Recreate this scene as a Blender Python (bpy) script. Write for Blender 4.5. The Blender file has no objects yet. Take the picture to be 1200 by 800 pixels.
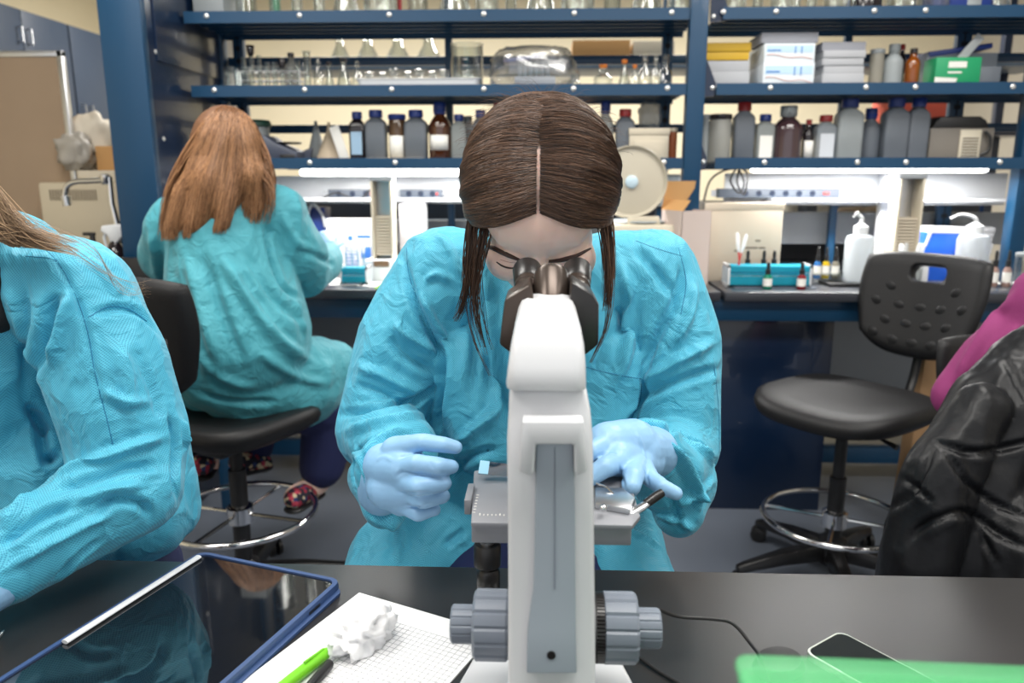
import bpy, bmesh, math, random
import numpy as np
from mathutils import Vector, Matrix, noise
from mathutils.bvhtree import BVHTree
PI = math.pi
SC = bpy.context.scene
C = SC.collection
random.seed(7)
# ---------------------------------------------------------------- camera
PITCH, YAW, FPX, CAMZ = math.radians(77.8), math.radians(2.25), 900.0, 1.32
cam = bpy.data.cameras.new('camera')
cam.sensor_width = 36; cam.lens = 27; cam.clip_start = 0.02
cam.dof.use_dof = True; cam.dof.focus_distance = 1.08; cam.dof.aperture_fstop = 4.2
co = bpy.data.objects.new('camera', cam); C.objects.link(co)
co.location = (0, 0, CAMZ); co.rotation_euler = (PITCH, 0, YAW)
SC.camera = co
SC.view_settings.view_transform = 'Standard'; SC.view_settings.look = 'None'
SC.view_settings.gamma = 1; SC.view_settings.use_curve_mapping = False
SC.view_settings.exposure = 0.0
# ---------------------------------------------------------------- world and lights
w = bpy.data.worlds.new('world'); SC.world = w; w.use_nodes = True
w.node_tree.nodes['Background'].inputs[0].default_value = (0.96, 0.97, 1.0, 1)
w.node_tree.nodes['Background'].inputs[1].default_value = 1.05
def area(name, loc, rot, sx, sy, power, col):
    l = bpy.data.lights.new(name, 'AREA'); l.shape = 'RECTANGLE'; l.size = sx; l.size_y = sy
    l.energy = power; l.color = col
    o = bpy.data.objects.new(name, l); C.objects.link(o); o.location = loc; o.rotation_euler = rot
for i, (x, y) in enumerate([(-1.6, 0.4), (0.25, 0.5), (2.0, 0.4), (-1.2, 2.0), (1.1, 2.0), (-1.2, 5.0), (1.2, 5.0)]):
    area('ceiling_panel_light', (x, y, 2.83), (0, 0, 0), 1.2, 0.6, 36 if y < 4 else 105, (1, .97, .92))
# ---------------------------------------------------------------- coordinates helper
def ray(x, y):
    a = (x-600)/FPX; b = -(y-400)/FPX
    m = Matrix.Rotation(YAW, 3, 'Z') @ Matrix.Rotation(PITCH, 3, 'X')
    return m @ Vector((a, b, -1))
def at(x, y, Y):
    d = ray(x, y); return d*(Y/d.y) + Vector((0, 0, CAMZ))
def atz(x, y, z):
    d = ray(x, y); return d*((z-CAMZ)/d.z) + Vector((0, 0, CAMZ))
# ---------------------------------------------------------------- materials
def s2l(c):
    return tuple((v/12.92 if v <= .04045 else ((v+.055)/1.055)**2.4) for v in c)
def rgb(r, g, b): return s2l((r/255, g/255, b/255))
MATS = {}
def mat(name, col, rough=.5, metal=0, spec=.5, trans=0, emit=0, bump=0, bscale=100, alpha=1, var=0, vscale=5, coat=0):
    if name in MATS: return MATS[name]
    m = bpy.data.materials.new(name); m.use_nodes = True
    nt = m.node_tree; p = nt.nodes['Principled BSDF']
    p.inputs['Base Color'].default_value = (*col, 1)
    p.inputs['Roughness'].default_value = rough; p.inputs['Metallic'].default_value = metal
    p.inputs['Specular IOR Level'].default_value = spec
    p.inputs['Coat Weight'].default_value = coat
    p.inputs['Alpha'].default_value = alpha
    if emit: p.inputs['Emission Color'].default_value = (*col, 1); p.inputs['Emission Strength'].default_value = emit
    tc = nt.nodes.new('ShaderNodeTexCoord')
    if var or not bump:
        n = nt.nodes.new('ShaderNodeTexNoise'); n.inputs['Scale'].default_value = vscale
        nt.links.new(tc.outputs['Object'], n.inputs['Vector'])
        v = var or .06
        mx = nt.nodes.new('ShaderNodeMix'); mx.data_type = 'RGBA'
        mx.inputs['A'].default_value = (*[c*(1-v) for c in col], 1); mx.inputs['B'].default_value = (*[min(1, c*(1+v)) for c in col], 1)
        nt.links.new(n.outputs['Fac'], mx.inputs['Factor']); nt.links.new(mx.outputs['Result'], p.inputs['Base Color'])
    if bump:
        n = nt.nodes.new('ShaderNodeTexNoise'); n.inputs['Scale'].default_value = bscale; n.inputs['Detail'].default_value = 4
        nt.links.new(tc.outputs['Object'], n.inputs['Vector'])
        b = nt.nodes.new('ShaderNodeBump'); b.inputs['Strength'].default_value = bump; b.inputs['Distance'].default_value = .002
        nt.links.new(n.outputs['Fac'], b.inputs['Height']); nt.links.new(b.outputs['Normal'], p.inputs['Normal'])
    MATS[name] = m; return m
def glassy(name, col, tint=.9, gloss=.1, rough=.05):
    # thin clear wall: mostly transparent, with a glossy reflection
    if name in MATS: return MATS[name]
    m = bpy.data.materials.new(name); m.use_nodes = True; nt = m.node_tree
    out = nt.nodes['Material Output']; nt.nodes.remove(nt.nodes['Principled BSDF'])
    t = nt.nodes.new('ShaderNodeBsdfTransparent'); t.inputs[0].default_value = (*col, 1)
    g = nt.nodes.new('ShaderNodeBsdfGlossy'); g.inputs['Roughness'].default_value = rough
    lw = nt.nodes.new('ShaderNodeLayerWeight'); lw.inputs['Blend'].default_value = .35
    mr = nt.nodes.new('ShaderNodeMapRange'); mr.inputs['To Min'].default_value = gloss; mr.inputs['To Max'].default_value = .75
    mx = nt.nodes.new('ShaderNodeMixShader')
    nt.links.new(lw.outputs['Facing'], mr.inputs['Value']); nt.links.new(mr.outputs[0], mx.inputs[0])
    nt.links.new(t.outputs[0], mx.inputs[1]); nt.links.new(g.outputs[0], mx.inputs[2]); nt.links.new(mx.outputs[0], out.inputs[0])
    MATS[name] = m; return m
def milky(name, col, a=.25, rough=.35):
    # translucent plastic
    if name in MATS: return MATS[name]
    m = bpy.data.materials.new(name); m.use_nodes = True; nt = m.node_tree
    out = nt.nodes['Material Output']; p = nt.nodes['Principled BSDF']
    p.inputs['Base Color'].default_value = (*col, 1); p.inputs['Roughness'].default_value = rough
    tl = nt.nodes.new('ShaderNodeBsdfTranslucent'); tl.inputs[0].default_value = (*col, 1)
    t = nt.nodes.new('ShaderNodeBsdfTransparent')
    m1 = nt.nodes.new('ShaderNodeMixShader'); m1.inputs[0].default_value = .4
    m2 = nt.nodes.new('ShaderNodeMixShader'); m2.inputs[0].default_value = a
    nt.links.new(p.outputs[0], m1.inputs[1]); nt.links.new(tl.outputs[0], m1.inputs[2])
    nt.links.new(m1.outputs[0], m2.inputs[1]); nt.links.new(t.outputs[0], m2.inputs[2]); nt.links.new(m2.outputs[0], out.inputs[0])
    MATS[name] = m; return m
# ---------------------------------------------------------------- mesh builder
class MB:
    def __init__(s): s.v = []; s.f = []; s.mi = []; s.cur = 0
    def add(s, vs, fs):
        o = len(s.v); s.v += [tuple(v) for v in vs]; s.f += [tuple(i+o for i in f) for f in fs]; s.mi += [s.cur]*len(fs); return s
    def m(s, k): s.cur = k; return s
    def box(s, x0, x1, y0, y1, z0, z1, M=None):
        vs = [Vector((x, y, z)) for x in (x0, x1) for y in (y0, y1) for z in (z0, z1)]
        if M: vs = [M @ v for v in vs]
        return s.add(vs, [(0, 1, 3, 2), (4, 6, 7, 5), (0, 4, 5, 1), (2, 3, 7, 6), (0, 2, 6, 4), (1, 5, 7, 3)])
    def lathe(s, prof, n=20, M=None, close=True, sx=1, sy=1):
        vs = []; fs = []
        for r, z in prof:
            for k in range(n):
                a = 2*PI*k/n; v = Vector((r*math.cos(a)*sx, r*math.sin(a)*sy, z)); vs.append(M @ v if M else v)
        for i in range(len(prof)-1):
            for k in range(n):
                a, b = i*n+k, i*n+(k+1) % n; fs.append((a, b, b+n, a+n))
        if close:
            fs.append(tuple(range(n-1, -1, -1))); fs.append(tuple(range((len(prof)-1)*n, len(prof)*n)))
        return s.add(vs, fs)
    def tube(s, pts, r, n=8, cap=True, flat=1):
        pts = [Vector(p) for p in pts]; N = len(pts)
        rs = r if isinstance(r, (list, tuple)) else [r]*N
        t0 = (pts[1]-pts[0]).normalized(); up = Vector((0, 0, 1)) if abs(t0.z) < .9 else Vector((0, 1, 0))
        u = t0.cross(up).normalized(); vs = []; fs = []
        for i, p in enumerate(pts):
            t = (pts[min(i+1, N-1)]-pts[max(i-1, 0)]).normalized()
            u = (u-t*u.dot(t)).normalized(); w_ = t.cross(u)
            for k in range(n):
                a = 2*PI*k/n; vs.append(p+(u*math.cos(a)+w_*math.sin(a)*flat)*rs[i])
        for i in range(N-1):
            for k in range(n):
                a, b = i*n+k, i*n+(k+1) % n; fs.append((a, b, b+n, a+n))
        if cap: fs.append(tuple(range(n-1, -1, -1))); fs.append(tuple(range((N-1)*n, N*n)))
        return s.add(vs, fs)
    def prism(s, poly, z0, z1, M=None):
        n = len(poly); vs = [Vector((x, y, z)) for z in (z0, z1) for x, y in poly]
        if M: vs = [M @ v for v in vs]
        return s.add(vs, [tuple(range(n-1, -1, -1)), tuple(range(n, 2*n))]+[(i, (i+1) % n, (i+1) % n+n, i+n) for i in range(n)])
    def loft(s, rings, cap=True):
        n = len(rings[0]); vs = [v for r in rings for v in r]; fs = []
        for i in range(len(rings)-1):
            for k in range(n):
                a, b = i*n+k, i*n+(k+1) % n; fs.append((a, b, b+n, a+n))
        if cap: fs.append(tuple(range(n-1, -1, -1))); fs.append(tuple(range((len(rings)-1)*n, len(rings)*n)))
        return s.add(vs, fs)
    def ell(s, c, r, R=None, n=20):
        vs = []; fs = []; c = Vector(c); h = n//2
        M = R.to_3x3() if R else Matrix.Identity(3)
        for i in range(1, h):
            a = PI*i/h
            for k in range(n):
                b = 2*PI*k/n; vs.append(c+M @ Vector((r[0]*math.sin(a)*math.cos(b), r[1]*math.sin(a)*math.sin(b), r[2]*math.cos(a))))
        vs.append(c+M @ Vector((0, 0, r[2]))); vs.append(c+M @ Vector((0, 0, -r[2]))); T, B = len(vs)-2, len(vs)-1
        for i in range(h-2):
            for k in range(n):
                a, b = i*n+k, i*n+(k+1) % n; fs.append((a, a+n, b+n, b))
        for k in range(n): fs.append((T, k, (k+1) % n)); fs.append((B, (h-2)*n+(k+1) % n, (h-2)*n+k))
        return s.add(vs, fs)
    def cap(s, p0, r0, p1, r1, n=16):
        # tapered capsule as one closed surface
        p0 = Vector(p0); p1 = Vector(p1); d = p1-p0; L = d.length
        if L < 1e-6: return s.ell(p0, (r0, r0, r0), n=n)
        t = d/L; pts = []; rs = []
        for a in (84, 65, 45, 22): pts.append(p0-t*r0*math.sin(math.radians(a))); rs.append(r0*math.cos(math.radians(a)))
        pts.append(p0); rs.append(r0); pts.append(p1); rs.append(r1)
        for a in (22, 45, 65, 84): pts.append(p1+t*r1*math.sin(math.radians(a))); rs.append(r1*math.cos(math.radians(a)))
        return s.tube(pts, rs, n)
    def chain(s, pts, rs, n=16):
        for i in range(len(pts)-1): s.cap(pts[i], rs[i], pts[i+1], rs[i+1], n)
        return s
ORG = {}
def empty(name, loc=(0, 0, 0), rz=0, label=None, cat=None, group=None, kind=None):
    o = bpy.data.objects.new(name, None); C.objects.link(o); o.empty_display_size = .05
    o.location = loc; o.rotation_euler = (0, 0, rz)
    ORG[o.name] = Matrix.Translation(loc) @ Matrix.Rotation(rz, 4, 'Z')
    return tag(o, label, cat, group, kind)
def tag(o, label=None, cat=None, group=None, kind=None):
    if label: o['label'] = label
    if cat: o['category'] = cat
    if group: o['group'] = group
    if kind: o['kind'] = kind
    return o
def obj(name, mb, m, parent=None, bevel=0, smooth=True, world=False, seg=2, sub=0, angle=40, org=None, fix=True):
    # one mesh object; world=True: coordinates are world ones and get moved into the thing's frame
    vs = mb.v
    base = Matrix.Identity(4)
    if parent is not None and world: base = ORG[parent.name] if parent.name in ORG else Matrix.Translation(parent.location)
    if org is not None: base = Matrix.Translation(org)
    if world or org is not None:
        inv = base.inverted(); vs = [inv @ Vector(v) for v in vs]
    me = bpy.data.meshes.new(name); me.from_pydata([tuple(v) for v in vs], [], mb.f)
    for mm in (m if isinstance(m, (list, tuple)) else [m]): me.materials.append(mm)
    me.polygons.foreach_set('material_index', mb.mi)
    bm = bmesh.new(); bm.from_mesh(me)
    if fix: bmesh.ops.recalc_face_normals(bm, faces=bm.faces)
    if bevel:
        es = [e for e in bm.edges if len(e.link_faces) == 2 and e.calc_face_angle(0) > .6]
        bmesh.ops.bevel(bm, geom=es, offset=bevel, segments=seg, affect='EDGES', profile=.5, clamp_overlap=True)
    bm.to_mesh(me); bm.free()
    if smooth:
        me.polygons.foreach_set('use_smooth', [True]*len(me.polygons)); me.set_sharp_from_angle(angle=math.radians(angle))
    o = bpy.data.objects.new(name, me); C.objects.link(o)
    if parent is not None: o.parent = parent
    if org is not None: o.location = org
    if parent is not None and parent.name in ORG: ORG[o.name] = ORG[parent.name]
    if sub:
        md = o.modifiers.new('sub', 'SUBSURF'); md.levels = sub; md.render_levels = sub
    return o
def copy_tree(o, parent=None):
    c = o.copy(); C.objects.link(c); c.parent = parent
    for ch in list(o.children): copy_tree(ch, c)
    return c
def Rx(a): return Matrix.Rotation(a, 4, 'X')
def Ry(a): return Matrix.Rotation(a, 4, 'Y')
def Rz(a): return Matrix.Rotation(a, 4, 'Z')
def T(x, y, z): return Matrix.Translation((x, y, z))
def spline(pts, n=8):
    # catmull-rom through points
    P = [Vector(p) for p in pts]; P = [P[0]*2-P[1]]+P+[P[-1]*2-P[-2]]; out = []
    for i in range(1, len(P)-2):
        for k in range(n):
            t = k/n; a, b, c, d = P[i-1:i+3]
            out.append(.5*((2*b)+(c-a)*t+(2*a-5*b+4*c-d)*t*t+(3*b-a-3*c+d)*t**3))
    out.append(P[-2]); return out
def rrect(x0, x1, y0, y1, r, n=5):
    out = []
    for cx, cy, a0 in ((x1-r, y1-r, 0), (x0+r, y1-r, 90), (x0+r, y0+r, 180), (x1-r, y0+r, 270)):
        for k in range(n+1):
            a = math.radians(a0+90*k/n); out.append((cx+r*math.cos(a), cy+r*math.sin(a)))
    return out
# organic surfaces: union of closed shapes fused by a voxel remesh, smoothed, then folded
def fuse(mb, voxel=.005, smooth=3, lam=.5):
    me = bpy.data.meshes.new('tmp'); me.from_pydata(mb.v, [], mb.f)
    bm = bmesh.new(); bm.from_mesh(me); bmesh.ops.recalc_face_normals(bm, faces=bm.faces); bm.to_mesh(me); bm.free()
    o = bpy.data.objects.new('tmp', me); C.objects.link(o)
    r = o.modifiers.new('r', 'REMESH'); r.mode = 'VOXEL'; r.voxel_size = voxel; r.adaptivity = 0
    if smooth:
        s = o.modifiers.new('s', 'SMOOTH'); s.iterations = smooth; s.factor = lam
    dg = bpy.context.evaluated_depsgraph_get(); dg.update()
    m2 = bpy.data.meshes.new_from_object(o.evaluated_get(dg))
    bpy.data.objects.remove(o); bpy.data.meshes.remove(me)
    n = len(m2.vertices); a = np.zeros(n*3); m2.vertices.foreach_get('co', a)
    f = [tuple(p.vertices) for p in m2.polygons]; bpy.data.meshes.remove(m2)
    return a.reshape(-1, 3), f
def normals(V, F):
    q = np.array([(f[0], f[1], f[2], f[3] if len(f) > 3 else f[2]) for f in F])
    n = np.cross(V[q[:, 2]]-V[q[:, 0]], V[q[:, 3]]-V[q[:, 1]])
    N = np.zeros_like(V)
    for k in range(4): np.add.at(N, q[:, k], n)
    L = np.linalg.norm(N, axis=1); L[L == 0] = 1
    return N/L[:, None]
def raypts(V, F, pix, drop=0):
    # follow a drawn line over the surface as the photographer sees it, giving 3D points
    bv = BVHTree.FromPolygons([Vector(v) for v in V], F); out = []
    px = [Vector((x, y, 0)) for x, y in pix]
    px = spline(px, 6) if len(px) > 2 else [px[0].lerp(px[1], k/8) for k in range(9)]
    for p in px:
        h = bv.ray_cast(Vector((0, 0, CAMZ)), ray(p.x, p.y).normalized())
        if h[0] is not None:
            if not out or (h[0]-out[-1]).length < .09: out.append(h[0])
    return out
def folds(V, F, lines, drape=0, dscale=6, seed=0, direction=(1, 1, .35)):
    N = normals(V, F); D = np.zeros(len(V))
    for pix, w_, amp in lines:
        P = raypts(V, F, pix) if not isinstance(pix[0], Vector) else pix
        if len(P) < 3: continue
        P = np.array([tuple(p) for p in P]); best = np.full(len(V), 9.0); par = np.zeros(len(V))
        lo = P.min(0)-3*w_; hi = P.max(0)+3*w_
        idx = np.where(np.all((V > lo) & (V < hi), axis=1))[0]; W = V[idx]; bb = np.full(len(idx), 9.0); pp = np.zeros(len(idx))
        n = len(P)-1
        for i in range(n):
            a, b = P[i], P[i+1]; d = b-a; L2 = max(1e-9, d@d)
            t = np.clip(((W-a)@d)/L2, 0, 1); q = np.linalg.norm(W-(a+t[:, None]*d), axis=1)
            m_ = q < bb; bb[m_] = q[m_]; pp[m_] = (i+t[m_])/n
        s = bb/w_; prof = (1-1.1*s*s)*np.exp(-s*s)
        D[idx] += amp*prof*np.clip(np.sin(PI*np.clip(pp, .03, .97))*1.6, 0, 1)
    if drape:
        dx, dy, dz = direction
        nz = np.array([noise.noise(Vector((v[0]*dscale*dx+seed, v[1]*dscale*dy, v[2]*dscale*dz)))
                       + .5*noise.noise(Vector((v[0]*dscale*2.3*dx+seed, v[1]*dscale*2.3*dy+5, v[2]*dscale*1.6*dz))) for v in V])
        D += drape*(1-2*np.abs(nz))
    return V+N*D[:, None]
def meshobj(name, V, F, m, parent, world=True):
    mb = MB(); mb.v = [tuple(v) for v in V]; mb.f = list(F); mb.mi = [0]*len(F)
    return obj(name, mb, m, parent, world=world, angle=180, fix=False)
# ================================================================ STRUCTURE
def struct(name, mb, m, **k): return tag(obj(name, mb, m, **k), kind='structure')
M_wall = mat('cream_wall', rgb(238, 226, 196), .8, var=.03)
M_wallR = mat('grey_white_wall', rgb(190, 184, 172), .8)
M_floor = mat('grey_vinyl_floor', rgb(100, 107, 119), .38, var=.22, vscale=3)
M_blue = mat('blue_steel', rgb(12, 60, 92), .4, spec=.45, coat=.08)
M_blued = mat('dark_blue_steel', rgb(7, 30, 58), .28, coat=.35)
M_bluew = mat('slate_blue_laminate', rgb(50, 64, 84), .5)
M_chrome = mat('chrome', (.75, .75, .76), .12, 1)
M_steel = mat('brushed_steel', (.62, .63, .65), .3, 1)
M_black = mat('black_plastic', (.012, .012, .013), .42)
M_white = mat('white_plastic', (.66, .68, .70), .35)
M_grey = mat('grey_metal_panel', rgb(150, 155, 160), .4)
struct('floor', MB().box(-3.6, 3.6, -2.2, 7, -.1, 0), M_floor)
struct('ceiling', MB().box(-3.6, 3.6, -2.2, 7, 2.9, 3.0), mat('ceiling_tile', (.75, .74, .71), .9))
struct('wall_left', MB().box(-3.7, -3.6, -2.2, 7, 0, 2.9), M_wall)
struct('wall_right', MB().box(3.6, 3.7, -2.2, 7, 0, 2.9), M_wallR)
struct('wall_back', MB().box(-3.7, 3.7, 7, 7.1, 0, 2.9), M_wall)
# ---------------------------------------------------------------- front black table
e = empty('lab_table', (0, .3, 0), label='black topped laboratory table in the foreground carrying the microscope', cat='table')
M_ttop = mat('black_epoxy_worktop', (.027, .026, .026), .34, spec=.5, bump=.08, bscale=600)
obj('worktop', MB().box(-2.4, 2.6, -1.0, .727, .728, .76), M_ttop, e, bevel=.003)
for x in (-2.2, 2.4):
    for y in (-.8, .5): obj('leg', MB().box(x, x+.05, y, y+.05, 0, .728), M_blued, e, bevel=.004)
obj('apron', MB().box(-2.15, 2.4, .52, .54, .66, .728), M_blued, e, bevel=.003)
# ---------------------------------------------------------------- rear lab bench
BF, BT = 2.77, .91
e = empty('lab_bench', (0, 3.2, 0), label='long blue framed laboratory bench with dark worktop under the shelving', cat='bench')
M_bt = mat('grey_bench_worktop', rgb(52, 54, 60), .3, coat=.3)
obj('worktop', MB().box(-1.30, .645, BF, 3.9, BT-.035, BT), M_bt, e, bevel=.004, world=True)
obj('worktop', MB().box(.66, 2.75, BF, 3.9, BT-.035, BT), M_bt, e, bevel=.004, world=True)
obj('front_rail', MB().box(-1.3, 2.6, BF+.05, BF+.09, BT-.115, BT-.037), M_blue, e, bevel=.003, world=True)
for x in (-1.28, 2.4):
    obj('leg', MB().box(x, x+.05, BF+.06, BF+.11, 0, BT-.115), M_blue, e, bevel=.004, world=True)
obj('end_panel', MB().box(.67, 1.12, 2.93, 2.96, .0, BT-.117), M_blued, e, bevel=.003, world=True)
obj('modesty_panel', MB().box(-1.28, 2.6, 3.60, 3.63, .22, .80), M_grey, e, bevel=.003, world=True)
obj('foot_rail', MB().box(-1.28, 2.6, 3.2, 3.26, .10, .17), M_blue, e, bevel=.003, world=True)
obj('cable_tray', MB().box(-1.28, 2.6, 3.35, 3.5, .72, .76), M_blued, e, bevel=.003, world=True)
# ---------------------------------------------------------------- shelving frame over the bench
SY = 3.05; SB = 3.43
def lipz(y, x=500): return at(x, y, SY).z
Z1 = (at(800, 8, SY).z+at(215, 14, SY).z)/2; Z2 = lipz(99); Z3 = lipz(185)
e = empty('shelving_frame', (0, 3.2, BT), label='blue steel shelving frame with three bolted shelves above the rear bench', cat='shelving')
XL0, XL1 = at(224, 105, SY).x, at(808, 103, SY).x
XR0, XR1 = at(840, 100, SY).x, 2.35
xp0, xp1 = at(807, 60, SY).x, at(828, 60, SY).x
HT = 2.5
def post(x0, x1, y0, y1, name='upright'):
    return obj(name, MB().box(x0, x1, y0, y1, BT, HT), M_blue, e, bevel=.003, world=True)
post(xp0, xp1, SY-.01, SY+.05)
M_slot = mat('slot_black', (.004, .006, .012), .8)
def slotted(x, y, w_=.045):
    p = post(x, x+w_, y, y+.03, 'slotted_upright')
    b = MB(); z = BT+.08
    while z < HT-.1: b.box(x+w_*.28, x+w_*.72, y-.0015, y+.002, z, z+.018); z += .05
    tag(obj('slot_strip', b.box(x+w_*.45, x+w_*.55, y-.0005, y+.002, BT+.05, HT-.05), M_slot, p, world=True), kind='stuff')
slotted(xp0-.045, SB-.01); slotted(XL0+.03, SB-.01); slotted(1.70, SB-.01, .06)
post(XL0-.035, XL0-.003, SB-.04, SB+.02); post(-.42, -.39, SB, SB+.03); post(1.25, 1.28, SB, SB+.03)
post(1.82, 1.88, SY+.03, SY+.09)
for z in (1.5, 1.78, 2.1): obj('back_rail', MB().box(XL0, XR1, SB+.005, SB+.03, z, z+.035), M_blue, e, bevel=.002, world=True)
M_bolt = mat('zinc_bolt', (.8, .8, .78), .3, .6)
def shelf(x0, x1, zt, bolts):
    b = MB(); b.box(x0, x1, SY, SY+.004, zt-.042, zt)
    b.box(x0, x1, SB-.004, SB, zt-.042, zt)
    for k in range(5):
        y0 = SY+.004+k*.0755; b.box(x0, x1, y0, y0+.064, zt-.018, zt-.014)
        b.box(x0, x1, y0, y0+.004, zt-.03, zt-.016); b.box(x0, x1, y0+.06, y0+.064, zt-.03, zt-.016)
    s = obj('shelf', b, M_blue, e, world=True, smooth=False)
    for bx in bolts:
        obj('bolt', MB().lathe([(.0095, 0), (.0095, .003), (.006, .006), (0.0005, .007)], 12, T(bx, SY, zt-.017) @ Rx(PI/2)), M_bolt, s, world=True)
def bx(px, py): return at(px, py, SY).x
shelf(bx(215, 18), bx(822, 14), Z1, [bx(x, 18) for x in (242, 351, 456, 567, 673, 787)])
shelf(XL0, XL1, Z2, [bx(x, 105) for x in (251, 357, 459, 567, 672, 782)])
shelf(bx(300, 190), bx(806, 188), Z3, [bx(x, 190) for x in (363, 463, 566, 778)])
shelf(XR0+.01, XR1, Z1, [bx(x, 8) for x in (848, 910, 1025, 1085)])
shelf(XR0, XR1, Z2, [bx(x, 100) for x in (903, 1015, 1073, 1187)])
shelf(bx(838, 188), XR1, Z3, [bx(x, 187) for x in (896, 1005, 1062, 1172)])
for zt, o_ in ((Z1, .03), (Z2, 0), (Z3, -.02)):
    X = XR0+o_-.005
    g = MB().prism([(0, 0), (.0, .10), (-.055, .16), (-.055, 0)][::-1], 0, .004, T(X, SY+.004, zt-.045) @ Rx(PI/2))
    q = obj('gusset', MB().prism([(X-.06, zt-.05), (X, zt-.045), (X+.005, zt), (X-.035, zt+.09), (X-.06, zt+.09)], -SY-.02, -SY-.014, Rx(PI/2)), M_blued, e, world=True, smooth=False)
    for dx, dz in ((-.048, -.03), (-.008, -.015)):
        obj('bolt', MB().lathe([(.008, 0), (.008, .003), (.004, .006)], 10, T(X+dx, SY+.013, zt+dz) @ Rx(PI/2)), M_bolt, q, world=True)
# lower shelf reflector panels behind the lamps, and the steel ledges below
M_refl = mat('white_enamel_panel', (.80, .82, .85), .3, coat=.2)
def panel(x0, x1, y0, y1, Y): return MB().box(at(x0, y0, Y).x, at(x1, y0, Y).x, Y, Y+.012, at(x0, y1, Y).z, at(x0, y0, Y).z)
obj('splash_panel', panel(318, 800, 206, 238, 3.36), M_refl, e, bevel=.002, world=True)
obj('splash_panel', panel(850, 1182, 203, 240, 3.36), M_refl, e, bevel=.002, world=True)
zl = at(500, 232, 3.25).z
obj('ledge', MB().box(at(318, 232, 3.25).x, at(760, 232, 3.25).x, 3.22, 3.38, zl-.012, zl), M_refl, e, bevel=.002, world=True)
obj('ledge', MB().box(at(905, 232, 3.25).x, at(1180, 232, 3.25).x, 3.22, 3.38, zl-.012, zl), M_refl, e, bevel=.002, world=True)
obj('wire_trough', MB().box(1.0, 2.2, 3.5, 3.56, 1.02, 1.16), M_grey, e, bevel=.004, world=True)
obj('wire_trough', MB().box(-1.2, .6, 3.5, 3.56, 1.02, 1.12), M_grey, e, bevel=.004, world=True)
# partition (white end panel between bench sections)
e2 = empty('divider_panel', at(1035, 325, 3.2)-Vector((0, 0, 0)), label='white upright divider panel on the bench beside the wash bottle', cat='panel')
e2.location.z = BT; ORG[e2.name] = Matrix.Translation(e2.location)
obj('board', MB().box(at(1034, 200, 3.3).x, at(1062, 200, 3.3).x, 3.28, 3.32, BT, Z3-.06), M_refl, e2, bevel=.003, world=True)
obj('foot', MB().box(at(1026, 200, 3.3).x, at(1062, 200, 3.3).x, 3.22, 3.34, BT, BT+.012), M_refl, e2, bevel=.003, world=True)
# ---------------------------------------------------------------- tube lamps under the shelf
M_tube = mat('lit_tube', (1, .98, .96), emit=7)
def lamp(x0, x1, y, Y, label, pw):
    a, b = at(x0, y, Y), at(x1, y, Y); L = b.x-a.x
    t = empty('strip_lamp', (a.x+L/2, Y, a.z), label=label, cat='lamp', group='strip lamps under the lowest shelf')
    obj('housing', MB().box(-L/2, L/2, .012, .05, .002, .03), M_white, t, bevel=.003)
    obj('tube', MB().tube([(-L/2, 0, 0), (-L/2+.01, 0, 0), (L/2-.01, 0, 0), (L/2, 0, 0)], [.009, .014, .014, .009], 14), M_tube, t)
    l = bpy.data.lights.new('strip_light', 'AREA'); l.shape = 'RECTANGLE'; l.size = L; l.size_y = .04; l.energy = pw; l.color = (1, .98, .95)
    o = bpy.data.objects.new('strip_light', l); C.objects.link(o); o.location = (a.x+L/2, Y, a.z-.02)
lamp(352, 712, 202, SY+.03, 'lit white strip lamp under the left bay lowest shelf, behind the brown head', 17)
lamp(880, 1157, 198, SY+.03, 'lit white strip lamp under the right bay lowest shelf, above the wash bottles', 17)
# ---------------------------------------------------------------- power strips
M_ps = mat('grey_power_strip', rgb(88, 96, 108), .5)
def power_strip(x0, x1, y0, y1, label, n, Y=3.3):
    a, b = at(x0, y0, Y), at(x1, y1, Y)
    t = empty('power_strip', ((a.x+b.x)/2, Y, (a.z+b.z)/2), label=label, cat='power strip', group='power strips on the splash panels')
    hw, hh = (b.x-a.x)/2, (a.z-b.z)/2
    obj('case', MB().box(-hw, hw, 0, .045, -hh, hh), M_ps, t, bevel=.003)
    obj('end_bracket', MB().box(-hw-.025, -hw, .02, .024, -hh*.7, hh*.7), M_steel, t); obj('end_bracket', MB().box(hw, hw+.02, .02, .024, -hh*.4, hh*.4), M_steel, t)
    for k in range(n):
        x = -hw*.55+k*hw*1.1/max(1, n-1)
        obj('socket', MB().lathe([(.012, 0), (.012, .002)], 16, T(x, 0, 0) @ Rx(PI/2)).m(1).box(x-.004, x-.002, -.003, 0, -.003, .005).box(x+.002, x+.004, -.003, 0, -.003, .005), [M_blued, M_black], t)
    obj('switch', MB().box(hw*.72, hw*.82, -.006, 0, -.006, .006), mat('red_switch', rgb(190, 60, 60), .4), t, bevel=.001)
power_strip(384, 442, 222, 232, 'grey power strip behind the tall slotted tower in the left bay', 3)
power_strip(468, 518, 222, 232, 'grey power strip just right of the tall slotted tower', 3)
power_strip(842, 984, 221, 232, 'long grey power strip in the right bay above the beige box', 6)
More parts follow.
